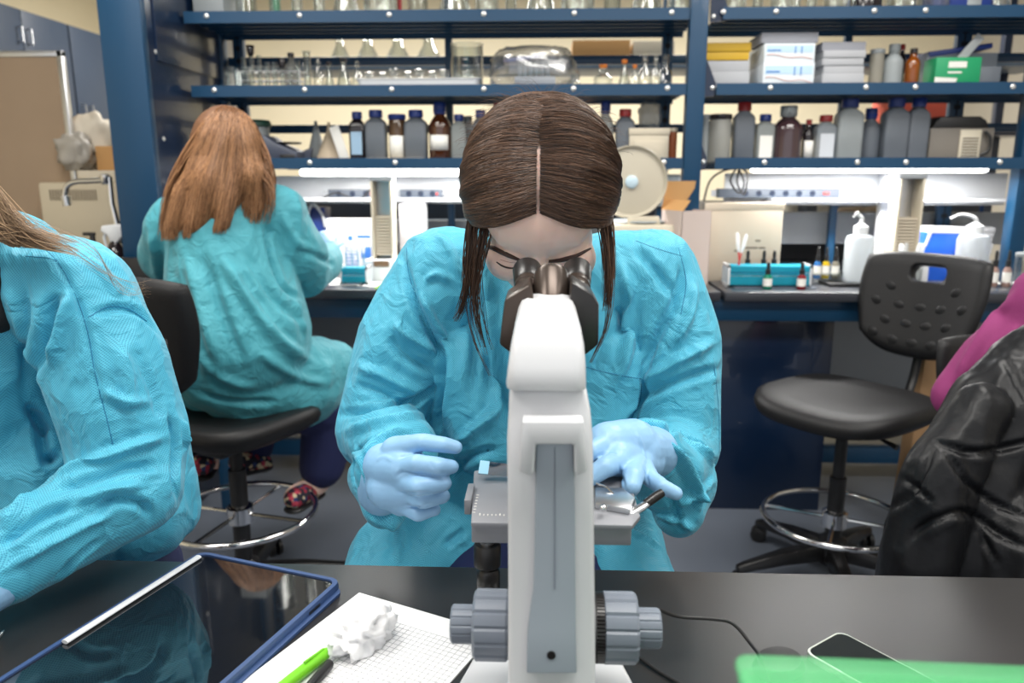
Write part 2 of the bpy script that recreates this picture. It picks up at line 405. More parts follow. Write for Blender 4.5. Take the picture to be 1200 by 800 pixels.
# ---------------------------------------------------------------- left blue end panel
e = empty('end_cabinet', (-1.5, 2.9, 0), label='tall dark blue panelled end cabinet left of the shelving', cat='cabinet')
xa, xb = at(112, 0, 2.75).x, at(163, 0, 2.75).x
obj('front_face', MB().box(xa, xb, 2.75, 2.79, .93, 2.6), M_blue, e, bevel=.006, world=True)
obj('side_panel', MB().box(xb-.03, xb-.004, 2.79, 3.6, .93, 2.6), M_blued, e, bevel=.003, world=True)
obj('side_plate', MB().box(xb-.005, xb+.004, 2.84, 3.5, 1.72, 2.2), M_blued, e, bevel=.002, world=True)
for z, y in ((2.0, 2.83), (1.75, 2.84), (1.45, 2.84), (1.75, 3.3)):
    obj('bolt', MB().lathe([(.008, 0), (.008, .003), (.004, .006)], 10, T(xb+(-.004 if z != 2.0 else .0), y, z) @ Ry(PI/2)), M_bolt, e, world=True)
# ---------------------------------------------------------------- left wall cabinets
def wall_cab(y0, y1, label, hy, ys=0):
    X = -2.86
    t = empty('wall_cabinet', (X, (y0+y1)/2, 1.62), label=label, cat='cabinet', group='slate blue wall cabinets')
    obj('body', MB().box(-.5, -.02, -(y1-y0)/2, (y1-y0)/2, 0, .59), M_bluew, t, bevel=.003)
    w_ = (y1-y0)/2
    for k in (0, 1):
        d = obj('door', MB().box(-.018, 0, -w_+k*w_+.003, -w_+k*w_+w_-.003, .004, .586), M_bluew, t, bevel=.003)
        yy = (-.04 if k == 0 else .04)+ys
        obj('handle', MB().tube([(0, yy, .05+hy), (.025, yy, .05+hy), (.025, yy, .13+hy), (0, yy, .13+hy)], .005, 8), M_steel, d)
wall_cab(3.94, 4.80, 'slate blue wall cabinet at the far left with handles near its top', .36)
wall_cab(3.0, 3.93, 'slate blue wall cabinet cut off by the left edge of the frame', .36)
wall_cab(4.81, 5.7, 'slate blue wall cabinet nearer the blue end cabinet, above the crumpled bag', 0, ys=-.36)
# ================================================================ SHELF CONTENTS
M_glass = glassy('clear_glass', (.93, .95, .94), gloss=.06)
M_bluecap = mat('blue_cap', rgb(20, 50, 124), .4); M_redcap = mat('red_cap', rgb(150, 34, 36), .4)
M_amber = mat('amber_glass', rgb(70, 36, 14), .08, spec=.8, coat=.4); M_dark = mat('near_black_glass', rgb(32, 26, 30), .1, coat=.5)
M_hdg = mat('grey_hdpe', rgb(98, 104, 112), .5); M_hdw = milky('natural_hdpe', rgb(172, 178, 178), .12); M_hdl = mat('pale_grey_hdpe', rgb(142, 148, 150), .5)
M_label = mat('paper_label', rgb(232, 230, 224), .7); M_cream = mat('cream_card', rgb(204, 194, 174), .7); M_beige = mat('beige_plastic', rgb(205, 196, 176), .45)
M_kraft = mat('kraft_card', rgb(196, 150, 96), .8); M_ink = mat('black_ink', rgb(30, 30, 34), .6); M_bluein = mat('blue_ink', rgb(60, 120, 190), .6)
M_cork = mat('orange_rubber', rgb(196, 112, 40), .6)
SHZ = {1: Z1-.014, 2: Z2-.014, 3: Z3-.014, 0: BT}
def base(px0, px1, pyt, s, Y):
    z = SHZ[s]; cx = (px0+px1)/2; a, b = at(px0, pyt, Y), at(px1, pyt, Y)
    return (a.x+b.x)/2, z, b.x-a.x, a.z-z
def rings(prof, q, M=None, n=5):
    # rounded-square cross sections: (half width, z, roundness 0..1)
    out = []
    for hw, z, rr in prof:
        r = max(.0005, hw*rr); out.append([Vector((x, y*q, z)) for x, y in rrect(-hw, hw, -hw, hw, r*.999, n)])
    return out
def bottle(px, pyt, s, kind, body, capm, label, lab=None, Y=3.19, cat='bottle', group=None, liquid=None, Hk=1):
    x, z, W, H = base(px[0], px[1], pyt, s, Y); H *= Hk
    nm = {'square': 'square_bottle', 'round': 'reagent_bottle', 'jar': 'screw_jar', 'boston': 'amber_bottle'}.get(kind, 'bottle')
    t = empty(nm, (x, Y, z), label=label, cat=cat, group=group)
    r = W/2; cr = r*.58; ch = H*.14
    if kind == 'square':
        obj('body', MB().loft(rings([(r*.9, 0, .3), (r, H*.02, .35), (r, H*.72, .35), (r*.93, H*.77, .5), (cr*1.0, H*.84, .95), (cr*.9, H*.86, 1), (cr*.9, H*.9, 1)], .8)), body, t, angle=50)
        obj('cap', MB().lathe([(cr*1.12, H-ch), (cr*1.14, H-ch*.9), (cr*1.12, H-.003), (cr*1.02, H)], 24, T(0, 0, 0)), capm, t)
    elif kind == 'round':
        obj('body', MB().lathe([(r*.92, 0), (r, H*.02), (r, H*.58), (r*.95, H*.64), (r*.72, H*.72), (cr*.8, H*.78), (cr*.76, H*.86)], 28), body, t)
        b = MB().lathe([(cr*.95, H*.84), (cr, H*.85), (cr, H-.003), (cr*.93, H)], 24)
        c = obj('cap', b, capm, t)
        obj('pour_ring', MB().lathe([(cr*.85, H*.80), (cr, H*.81), (cr, H*.83), (cr*.85, H*.835)], 24), capm, t)
    elif kind == 'jar':
        obj('body', MB().lathe([(r*.92, 0), (r, H*.03), (r*.98, H*.86), (r*.9, H*.9)], 28), body, t)
        obj('lid', MB().lathe([(r*1.0, H*.89), (r*1.03, H*.9), (r*1.03, H*.985), (r*.95, H)], 28), capm, t)
    elif kind == 'boston':
        obj('body', MB().lathe([(r*.92, 0), (r, H*.03), (r, H*.62), (r*.9, H*.7), (r*.45, H*.8), (r*.4, H*.9)], 28), body, t)
        obj('cap', MB().lathe([(r*.5, H*.88), (r*.52, H*.99), (r*.45, H)], 20), capm, t)
    if lab:
        l0, l1, lm = lab
        if kind == 'square': obj('paper_label', MB().box(-r*.7, r*.7, -r*.8-.0015, -r*.8+.004, H*l0, H*l1), lm, t)
        else:
            b = MB(); vs = []; fs = []
            for i in range(13):
                a = -PI/2-.9+1.8*i/12
                for zz in (H*l0, H*l1): vs.append((math.cos(a)*(r+.0012), math.sin(a)*(r+.0012), zz))
            for i in range(12): fs.append((2*i, 2*i+2, 2*i+3, 2*i+1))
            o = obj('paper_label', b.add(vs, fs), lm, t)
            md = o.modifiers.new('s', 'SOLIDIFY'); md.thickness = .0008
    return t
def flask(px, pyt, s, kind, label, Y=3.19, group=None, m=None, stop=None):
    x, z, W, H = base(px[0], px[1], pyt, s, Y); r = W/2
    names = {'beaker': 'glass_beaker', 'erlen': 'conical_flask', 'cyl': 'measuring_cylinder', 'small': 'glass_stopper_bottle'}
    t = empty(names[kind], (x, Y, z), label=label, cat={'beaker': 'beaker', 'erlen': 'flask', 'cyl': 'measuring cylinder', 'small': 'bottle'}[kind], group=group)
    th = .0025
    if kind == 'beaker': pr = [(0.001, 0), (r*.93, 0), (r, H*.05), (r, H*.96), (r*1.05, H), (r*1.0-th, H*.96), (r-th, H*.06), (.001, th)]
    elif kind == 'erlen': pr = [(0.001, 0), (r*.95, 0), (r, H*.06), (r*.35, H*.74), (r*.33, H*.95), (r*.42, H), (r*.33-th, H*.95), (r*.35-th, H*.74), (r-th, H*.07), (.001, th)]
    elif kind == 'cyl': pr = [(.001, 0), (r, 0), (r, H*.03), (r*.6, H*.05), (r*.6, H*.97), (r*.75, H), (r*.6-th, H*.97), (r*.6-th, H*.07), (.001, H*.06)]
    else: pr = [(.001, 0), (r, 0), (r, H*.5), (r*.4, H*.66), (r*.4, H*.8), (r*.5, H*.82), (r*.5, H*.85), (.001, H*.85)]
    if kind != 'small':
        tag(t); g = obj('vessel', MB().lathe(pr, 24, close=False), m or M_glass, t)
        if kind in ('beaker', 'erlen'):
            b = MB()
            for k in range(4): b.box(-r*.15, r*.15, -r*(1.0 if kind == 'beaker' else .8)-.0012, -r*(1.0 if kind == 'beaker' else .8), H*(.25+.13*k), H*(.25+.13*k)+.0015)
            if kind == 'beaker': obj('scale_marks', b, M_label, t)
    else: obj('vessel', MB().lathe(pr, 20, close=False), m or M_glass, t)
    if stop or kind == 'small':
        obj('stopper', MB().lathe([(r*.3, H*.86), (r*.45, H*.93), (r*.45, H)], 16), stop or M_glass, t)
    return t
def carton(px, py, Y, m, name, label, cat='box', depth=.2, group=None, lid=None, z=None, face=None, bev=.003):
    # box whose front face fills px x py (py bottom given)
    a, b = at(px[0], py[0], Y), at(px[1], py[1], Y)
    z0 = z if z is not None else b.z
    t = empty(name, ((a.x+b.x)/2, Y, z0), label=label, cat=cat, group=group); hw, H = (b.x-a.x)/2, a.z-z0
    obj('body', MB().box(-hw, hw, 0, depth, 0, H*(1-(.16 if lid else 0))), m, t, bevel=bev)
    if lid: obj('lid', MB().box(-hw-.003, hw+.003, -.004, depth+.004, H*.8, H), lid, t, bevel=bev)
    return t, hw, H
# ---- shelf 3 left bay (between x 290 and 800)
r = random.Random(3)
bottle((409, 427), 131, 3, 'square', M_dark, M_bluecap, 'narrow black bottle with blue cap, first bottle from the left on the lowest shelf', (.15, .6, mat('pale_blue_label', rgb(150, 180, 205), .5)), Y=3.17)
bottle((428, 452), 129, 3, 'square', M_hdg, M_bluecap, 'square grey bottle with blue cap, second in the lowest shelf row', Y=3.17)
bottle((455, 475), 134, 3, 'jar', mat('brown_glass', rgb(84, 62, 44), .12, coat=.4), M_bluecap, 'short brown bottle with blue cap between two square grey bottles', (.1, .55, M_label), Y=3.17)
bottle((474, 500), 129, 3, 'square', M_hdg, M_bluecap, 'square grey bottle with blue cap just left of the tall brown bottle', Y=3.17)
bottle((502, 528), 120, 3, 'round', M_amber, M_bluecap, 'tall shiny brown glass bottle with blue cap on the lowest shelf', (.2, .45, M_label), Y=3.17)
bottle((529, 546), 134, 3, 'square', M_hdw, M_bluecap, 'small whitish bottle with blue cap right of the tall brown bottle', Y=3.17)
bottle((540, 556), 136, 3, 'square', M_hdl, M_hdl, 'pale capless looking bottle squeezed beside the brown haired head', Y=3.24)
bottle((554, 572), 129, 3, 'square', M_hdg, M_bluecap, 'grey bottle with blue cap nearly behind the brown hair', Y=3.17)
bottle((574, 596), 121, 3, 'square', M_dark, M_redcap, 'dark bottle with red cap half hidden by the brown hair', Y=3.2)
bottle((596, 618), 118, 3, 'square', M_dark, M_bluecap, 'dark bottle hidden behind the crown of the brown hair', Y=3.2)
bottle((700, 720), 119, 3, 'round', M_hdw, M_bluecap, 'translucent white bottle with blue cap right of the brown haired head', Y=3.17)
bottle((722, 744), 128, 3, 'square', M_hdg, M_redcap, 'grey bottle with red cap beside the cream lidded box', Y=3.17)
bottle((784, 794), 150, 3, 'jar', mat('rust_tube', rgb(150, 80, 40), .4), M_cream, 'small rust brown tube bottle right of the cream lidded box', Y=3.17)
t, hw, H = carton((738, 783), (150, 186), 3.13, M_cream, 'storage_box', 'cream lidded plastic box at the right end of the left bay lowest shelf', lid=M_cream, z=SHZ[3])
obj('latch', MB().box(-hw*.8, hw*.8, -.006, 0, H*.1, H*.62), M_cream, t, bevel=.002)
# plastic bag bundle on the cream box
def bag(name, label, cx, cy, Y, w_, h_, d_, m, seed=0, z=None, cat='bag', amp=.2, contents=None):
    c = at(cx, cy, Y); z0 = z if z is not None else c.z
    t = empty(name, (c.x, Y, z0), label=label, cat=cat)
    b = MB().ell((0, 0, 0), (1, 1, 1), n=36)
    vs = []
    for v in b.v:
        v = Vector(v); n1 = noise.noise(v*2.2+Vector((seed, 0, 0))); n2 = 1-2*abs(noise.noise(v*4+Vector((0, seed, 0))))
        k = 1+amp*n1+amp*.4*n2; u = Vector((math.copysign(abs(v.x)**.7, v.x), math.copysign(abs(v.y)**.7, v.y), math.copysign(abs(v.z)**.75, v.z)))*k
        vs.append((u.x*w_/2, u.y*d_/2, max(0, h_/2+u.z*h_/2)))
    b.v = vs; obj('bag_skin', b, m, t, angle=180); return t
M_bag = glassy('clear_plastic_bag', (.86, .87, .89), gloss=.18, rough=.2)
bag('plastic_bag', 'grey translucent plastic bag standing on the cream lidded box', 761, 148, 3.2, .085, .105, .06, milky('grey_bag', rgb(120, 130, 142), .3), 4, z=SHZ[3]+H)
# hardware at left: grey holders with green-lidded tub, leaflets
t = empty('green_lid_tub', at(303, 185, 3.2), label='round tub with dark green lid behind the auburn hair', cat='tub')
t.location.z = SHZ[3]+.105
obj('body', MB().lathe([(.05, 0), (.052, .035), (.05, .036)], 28), M_hdl, t)
obj('lid', MB().lathe([(.058, .036), (.06, .038), (.06, .052), (.05, .062), (.0005, .062)], 28), mat('dark_green_plastic', rgb(24, 66, 54), .4), t)
t = empty('scale_tray', (at(330, 180, 3.2).x, 3.2, SHZ[3]), label='slate grey laboratory balance beside the auburn hair on the lowest shelf', cat='balance')
M_sl = mat('slate_plastic', rgb(62, 68, 84), .4)
obj('body', MB().prism([(-.16, 0), (.09, 0), (.09, .04), (.0, .075), (-.04, .105), (-.16, .105)], -.08, .08, Rx(PI/2)), M_sl, t, bevel=.008)
obj('pan', MB().lathe([(.001, .075), (.05, .075), (.055, .08), (.05, .082), (.001, .08)], 24, T(.03, 0, -.002), sx=1, sy=1), M_black, t)
obj('keypad', MB().box(.02, .08, -.084, -.078, .008, .03), M_black, t, bevel=.002)
def leaf(x0, y0, x1, y1, wpx, Y, m, label, nm='leaflet', cat='paper'):
    a, b = at(x0, y0, Y), at(x1, y1, Y); t = empty(nm, (a.x, Y, a.z), label=label, cat=cat)
    d = (b-a); L = d.length; ang = math.atan2(d.x, d.z); W = wpx/FPX*Y
    obj('sheet', MB().box(-W/2, W/2, -.002, .003, 0, L, Ry(ang)), m, t, bevel=.0008); return t
leaf(404, 186, 391, 148, 11, 3.16, M_label, 'white card leaning right of the tan funnel on the lowest shelf')
t = empty('filter_funnel', (at(387, 185, 3.22).x, 3.22, SHZ[3]), label='tan paper cone funnel upside down left of the black bottle', cat='funnel')
obj('cone', MB().lathe([(.062, 0), (.06, .004), (.008, .13), (.006, .16)], 28), mat('tan_card', rgb(176, 160, 138), .7), t)
t = empty('filter_funnel', (at(372, 185, 3.3).x, 3.3, SHZ[3]), label='grey narrow cone funnel behind the tan funnel', cat='funnel')
obj('cone', MB().lathe([(.05, 0), (.048, .004), (.008, .15), (.006, .17)], 28), M_hdl, t)
t = empty('wing_bracket', (at(350, 180, 3.22).x, 3.22, SHZ[3]), label='small dark metal stand between the balance and the funnels', cat='stand')
obj('base', MB().box(-.055, .055, -.03, .03, 0, .012), M_steel, t, bevel=.003); obj('arm', MB().prism([(-.03, .012), (.05, .012), (.06, .06), (.03, .05)], -.01, .01, Rx(PI/2)), M_sl, t, bevel=.002)
t = empty('paper_sheaf', (at(460, 184, 3.1).x, 3.12, SHZ[3]), label='flat crumpled paper sheaf lying before the brown bottles', cat='paper')
obj('sheet', MB().prism([(-.11, -.03), (.12, -.025), (.13, .03), (-.05, .04)], 0, .016), M_cream, t, bevel=.004)
# ---- shelf 2 left bay
t = empty('test_tube_rack', (at(318, 90, 3.2).x, 3.2, SHZ[2]), label='wire test tube rack holding clear glass tubes at the left of the middle shelf', cat='rack')
hw = .125
for zz in (.01, .045, .08):
    b = MB().tube([(-hw, -.03, zz), (hw, -.03, zz)], .0022, 6).tube([(-hw, .03, zz), (hw, .03, zz)], .0022, 6)
    for k in range(9): b.tube([(-hw+2*hw*k/8, -.03, zz), (-hw+2*hw*k/8, .03, zz)], .0018, 5)
    obj('wire_tier', b, M_steel, t)
for x in (-hw, hw):
    for y in (-.03, .03): obj('post', MB().tube([(x, y, 0), (x, y, .09)], .0025, 6), M_steel, t)
for k in range(8):
    x = -hw+hw/8+2*hw*k/8; hh = .12+.04*r.random() if k < 3 else .09+.03*r.random()
    q = empty('test_tube', (t.location.x+x, 3.2, SHZ[2]+.008), label=['short','tall'][hh > .12]+' clear test tube, number %d from the left in the wire rack' % (k+1), cat='test tube', group='test tubes in the wire rack')
    obj('glass', MB().lathe([(.001, 0), (.006, .003), (.009, .012), (.009, hh), (.0105, hh+.002), (.008, hh), (.008, .012), (.001, .004)], 14, close=False), M_glass, q)
    if k in (1, 5): obj('stopper', MB().lathe([(.008, hh-.01), (.013, hh+.002), (.016, hh+.03), (.014, hh+.033)], 14), M_dark, q)
bottle((333, 348), 62, 2, 'boston', milky('smoky_glass', rgb(150, 150, 145), .5), M_dark, 'small clear vial with black stopper on the middle shelf near the wire rack', Y=3.25, cat='vial')
for i, (p, yy, k, s_) in enumerate([((262, 292), 80, 'beaker', 'tipped clear glass beaker at the left end of the middle shelf'), ((352, 366), 60, 'cyl', 'slim clear measuring cylinder right of the wire rack'),
    ((366, 378), 66, 'small', 'clear dropper flask with amber drop beside the slim cylinder'), ((378, 392), 72, 'erlen', 'small conical flask left of the black stoppered flask'),
    ((392, 412), 68, 'erlen', 'conical flask with black stopper left of the white tray'), ((412, 424), 72, 'small', 'stubby clear stoppered bottle at the left end of the white tray')]):
    flask(p, yy, 2, k, s_, stop=(M_dark if 'black stopper' in s_ else None), Y=3.2 if i % 2 else 3.15)
c = at(491, 95, 3.15); t = empty('white_tray', (c.x, 3.18, SHZ[2]), label='long shallow white tray of glass lids on the middle shelf', cat='tray')
pr = rrect(-.24, .24, -.07, .07, .02)
obj('tray_body', MB().loft([[Vector((x*.95, y*.9, .001)) for x, y in pr], [Vector((x, y, .040)) for x, y in pr], [Vector((x*1.03, y*1.05, .042)) for x, y in pr], [Vector((x*1.03, y*1.05, .045)) for x, y in pr], [Vector((x*.97, y*.95, .042)) for x, y in pr], [Vector((x*.93, y*.86, .020)) for x, y in pr]]), M_white, t)
for k in range(9):
    x = -.2+.05*k; q = empty('glass_stopper', (c.x+x, 3.16+.03*(k % 2), SHZ[2]+.021), label='clear glass stopper number %d from the left heaped in the white tray' % (k+1), cat='stopper', group='glass stoppers in the white tray')
    hh = .05+.015*r.random()
    obj('glass', MB().lathe([(.001, 0), (.010, 0), (.013, hh*.5), (.009, hh*.6), (.020, hh*.75), (.021, hh*.92), (.012, hh), (.001, hh)], 16, close=False), M_glass, q)
flask((528, 566), 52, 2, 'beaker', 'large clear glass beaker at the right of the white tray', Y=3.2)
t = bag('plastic_bag', 'clear plastic bag with blue capped vessel bundle on the middle shelf above the brown hair', 624, 98, 3.2, .33, .165, .2, M_bag, 2, z=SHZ[2]+.002)
q = empty('tube_bundle', (at(624, 98, 3.2).x, 3.2, SHZ[2]+.004), label='blue topped rack of white tubes inside the clear plastic bag', cat='rack')
obj('white_base', MB().box(-.07, .09, -.05, .05, 0, .05), M_white, q, bevel=.004)
for k in range(6): obj('tube', MB().lathe([(.009, .05), (.009, .11), (.008, .112)], 12, T(-.05+.022*k, -.02, 0)), M_hdl, q)
obj('blue_cover', MB().box(-.10, .045, -.045, .05, .115, .128, Ry(-.12)), M_bluecap, q, bevel=.003)
for p, yy, k, s_ in [((664, 680), 86, 'small', 'small squat clear bottle right of the bagged bundle'), ((696, 718), 76, 'small', 'clear flask with orange rubber stopper on the middle shelf'), ((724, 740), 70, 'erlen', 'slender clear flask between the two orange stoppers'),
    ((738, 750), 76, 'small', 'narrow flask with orange rubber stopper, right of the slender flask'), ((749, 764), 64, 'small', 'tall clear stoppered bottle near the right end of the middle shelf'), ((763, 775), 66, 'small', 'thin clear stoppered bottle second from the right end'), ((773, 789), 64, 'small', 'clear stoppered bottle at the right end of the middle shelf')]:
    flask(p, yy, 2, k, s_, stop=M_cork if 'orange' in s_ else None, Y=3.17)
# far side items of the island (seen through)
obj_e = empty('rear_shelving', (0, 3.95, 0), label='blue grey steel shelving on the far side of the bench, seen between the front shelves', cat='shelving')
zr = at(600, 72, 3.9).z
obj('shelf', MB().box(-1.9, 2.4, 3.88, 4.2, zr-.035, zr), mat('blue_grey_steel', rgb(86, 104, 122), .4), obj_e, world=True, bevel=.002)
for x in (-1.6, .78, 2.3): obj('upright', MB().box(x, x+.04, 4.16, 4.2, 0, 2.4), M_blued, obj_e, world=True, bevel=.002)
zq = at(950, 262, 3.9).z; obj('shelf', MB().box(-1.9, 2.4, 3.92, 4.25, zq-.03, zq), mat('blue_grey_steel', (0, 0, 0)), obj_e, world=True, bevel=.002)
SHZ[9] = zr
obj('rear_panel', MB().box(-1.9, 2.4, 4.26, 4.28, .3, zq+.10), mat('slate_grey_panel', rgb(70, 74, 82), .5), obj_e, world=True, bevel=.002)
carton((671, 738), (47, 69), 3.9, M_kraft, 'cardboard_box', 'long brown cardboard box on the rear shelving above the orange stoppers', z=zr)
carton((742, 790), (48, 68), 3.92, M_cream, 'paper_box', 'cream box on the rear shelving right of the brown cardboard box', z=zr)
for k, (a_, b_) in enumerate([(384, 412), (414, 447), (448, 484), (484, 520)]):
    flask((a_, b_), 45, 9, 'erlen', 'large clear conical flask on the rear shelving, number %d from the left' % (k+1), Y=4.0, group='conical flasks on the rear shelving')
carton((1043, 1110), (112, 150), 3.95, mat('red_orange_card', rgb(214, 92, 70), .7), 'binder_box', 'red orange box standing behind the square grey bottles', z=at(1060, 152, 3.95).z)
SHZ[8] = at(1060, 152, 3.95).z
obj('shelf', MB().box(.9, 2.4, 3.92, 4.25, SHZ[8]-.03, SHZ[8]), M_blued, obj_e, world=True, bevel=.002)
# ---- shelf 3 right bay
def rb(*a, **k): return bottle(*a, Y=k.pop('Y', 3.17), **k)
rb((823, 832), 134, 3, 'jar', M_hdl, M_hdl, 'thin grey jar right of the blue post, first in the right bay')
rb((832, 858), 134, 3, 'jar', milky('milky_jar', rgb(190, 190, 184), .1), M_dark, 'wide milky jar with thin black lid in the right bay')
rb((861, 885), 120, 3, 'square', M_hdg, M_redcap, 'tall square grey bottle with red cap in the right bay')
rb((887, 908), 134, 3, 'square', M_hdw, M_bluecap, 'short whitish bottle with blue cap left of the large dark jar', (.02, .55, M_label))
rb((908, 942), 124, 3, 'round', mat('dark_plum_glass', rgb(62, 44, 48), .08, coat=.8), M_hdl, 'large dark brown round bottle wrapped in clear plastic in the right bay')
rb((942, 955), 140, 3, 'boston', M_dark, M_redcap, 'small black bottle with red cap and white label right of the large dark bottle', (.1, .5, M_label))
rb((957, 980), 135, 3, 'square', milky('clear_jar', rgb(170, 178, 186), .3), M_redcap, 'short clear square bottle with red cap in the right bay', (.1, .6, mat('silver_label', rgb(200, 205, 212), .3)))
rb((982, 1012), 116, 3, 'square', M_hdl, M_bluecap, 'tall pale square bottle with blue cap, leftmost of the tall three')
rb((1010, 1034), 127, 3, 'round', M_hdg, M_bluecap, 'short grey round shouldered bottle with blue cap between taller bottles', Y=3.2)
rb((1037, 1066), 115, 3, 'square', M_hdg, M_bluecap, 'tall grey square bottle with blue cap, middle of the tall three')
rb((1066, 1090), 115, 3, 'square', M_hdg, M_bluecap, 'tall grey square bottle with blue cap beside the grey case')
t, hw, H = carton((1091, 1162), (150, 183), 3.16, mat('taupe_plastic', rgb(120, 114, 106), .5), 'instrument_case', 'grey beige instrument with black top and ribbed grille in the right bay', cat='instrument', z=SHZ[3], depth=.18)
obj('top', MB().prism([(-hw*.9, H), (hw*.9, H), (hw*.8, H+.03), (hw*.6, H+.045), (-hw*.65, H+.045)], -.15, -.02, Rx(PI/2)), M_black, t, bevel=.004)
g = obj('grille', MB().box(-.01, .07, -.008, 0, .012, H*.95), M_beige, t, bevel=.002); b = MB()
for k in range(7): b.box(.0, .06, -.0095, -.007, .02+k*.011, .025+k*.011)
obj('slots', b, mat('grille_slots', rgb(96, 90, 82), .6), g)
obj('handle', MB().tube(spline([(hw*.65, -.012, H*.9), (hw*.8, -.02, H*.7), (hw*.8, -.02, H*.35), (hw*.6, -.012, H*.2)]), .006, 8), M_black, t)
# ---- shelf 2 right bay: boxes and pads
def stack(px, y0, ys, Y, mats, nm, labels, depth=.2, cat='box', group=None):
    z = SHZ[2]
    for i, (yy, m, lb) in enumerate(zip(ys, mats, labels)):
        dx = (i % 2)*1.5; t, hw, H = carton((px[0]+dx, px[1]-((i*7) % 3)), (yy, 0), Y+(i*5 % 3)*.004, m, nm, lb, z=z+.0008, depth=depth, cat=cat, group=group, bev=.002); z += H+.0008
        yield t, hw, H
M_ylb = mat('mustard_card', rgb(206, 166, 44), .6); M_gst = mat('grey_tray', rgb(176, 178, 182), .6); M_gst2 = mat('grey_tray_dark', rgb(150, 152, 160), .6)
list(stack((826, 884), 96, [84, 71, 61, 50], 3.14, [M_gst, M_gst, M_ylb, M_ylb], 'slide_box', ['grey box at the bottom of the stack beside the blue post', 'pale grey box under the two yellow boxes', 'lower yellow box in the stack beside the blue post', 'upper yellow box in the stack beside the blue post']))
M_bb = mat('white_blue_box', rgb(222, 230, 236), .5)
for i, (t, hw, H) in enumerate(stack((895, 961), 96, [74, 51], 3.09, [M_bb, M_bb], 'glove_box', ['white and pale blue printed box, lower of the two on the middle shelf', 'white and pale blue printed box, upper of the two on the middle shelf'], depth=.24)):
    b = MB().box(-hw*.93, hw*.93, -.001, .001, H*.55, H*.9); obj('blue_band', b, mat('sky_blue_print', rgb(186, 214, 236), .5), t)
    b = MB().box(-hw*.88, -hw*.35, -.002, 0, H*.62, H*.68).box(hw*.2, hw*.24, -.002, 0, H*.5, H*.85).box(hw*.45, hw*.49, -.002, 0, H*.5, H*.85); obj('print', b, M_bluein, t)
    vs = [(-hw*.9+2*hw*.9*k/10, -.002, H*(.42-.02*k+.05*math.sin(k))) for k in range(11)]; obj('red_line', MB().tube(vs, .0015, 5), mat('coral_print', rgb(220, 170, 160), .6), t)
zz = SHZ[2]+.0016; t, hw, H = carton((893, 959), (38, 50), 3.11, M_gst2, 'slide_box', 'flat grey violet box on top of the printed boxes', z=at(930, 50.5, 3.09).z+.004, depth=.18)
list(stack((964, 1021), 96, [86, 77, 68, 59, 49], 3.12, [M_gst, M_gst, M_gst, M_gst, M_gst2], 'slide_tray', [s+' grey flat tray in the stack right of the printed boxes' for s in ('lowest', 'second lowest', 'middle', 'second highest', 'topmost')], depth=.2, cat='tray'))
rb((1021, 1037), 58, 2, 'jar', milky('grey_jar', rgb(176, 172, 160), .2), M_hdl, 'pale grey jar right of the grey tray stack')
rb((1038, 1060), 52, 2, 'round', M_hdl, M_hdl, 'grey white round bottle with grey cap on the middle shelf of the right bay')
rb((1053, 1064), 52, 2, 'boston', M_dark, M_redcap, 'dark bottle with red cap behind the grey white round bottle', Y=3.27)
rb((1063, 1080), 57, 2, 'boston', mat('amber_orange_glass', rgb(128, 66, 14), .1, coat=.5), M_dark, 'small amber bottle with narrow neck on the middle shelf of the right bay')
t, hw, H = carton((1098, 1148), (67, 95), 3.12, mat('green_box', rgb(24, 148, 96), .5), 'tip_box', 'green and white carton on the middle shelf of the right bay', z=SHZ[2], depth=.1)
obj('white_corner', MB().prism([(-hw, 0), (-hw*.15, 0), (hw*.0, H*.32), (-hw, H*.36)], 0, .0012, Rx(PI/2)), M_label, t, smooth=False)
def text(s, size, M, m, parent, name='lettering'):
    cu = bpy.data.curves.new('t', 'FONT'); cu.body = s; cu.size = size; cu.extrude = size*.01; cu.align_x = 'CENTER'
    o = bpy.data.objects.new('t', cu); C.objects.link(o); dg = bpy.context.evaluated_depsgraph_get(); me = bpy.data.meshes.new_from_object(o.evaluated_get(dg))
    bpy.data.objects.remove(o); me.transform(M); me.name = name; me.materials.clear(); me.materials.append(m)
    q = bpy.data.objects.new(name, me); C.objects.link(q); q.parent = parent; return q
obj('print', MB().box(-hw*.45, hw*.35, -.0015, 0, H*.66, H*.86).box(-hw*.45, hw*.15, -.0015, 0, H*.48, H*.54), M_label, t)
t, hw, H = carton((1086, 1166), (62, 95), 3.24, milky('clear_bin', rgb(170, 178, 188), .35), 'plastic_bin', 'clear plastic bin with blue rim behind the green carton', z=SHZ[2], depth=.16)
obj('blue_lid', MB().box(-hw*.8, hw*.96, -.004, .16, H, H+.02, Ry(-.13)), M_bluecap, t, bevel=.003)
leaf(1125, 70, 1150, 42, 9, 3.2, M_white, 'white plastic scoop handle sticking up from the clear bin', 'scoop', 'scoop')
t, hw, H = carton((1148, 1172), (78, 95), 3.13, M_hdg, 'small_box', 'small grey beige box right of the green carton', z=SHZ[2], depth=.08)
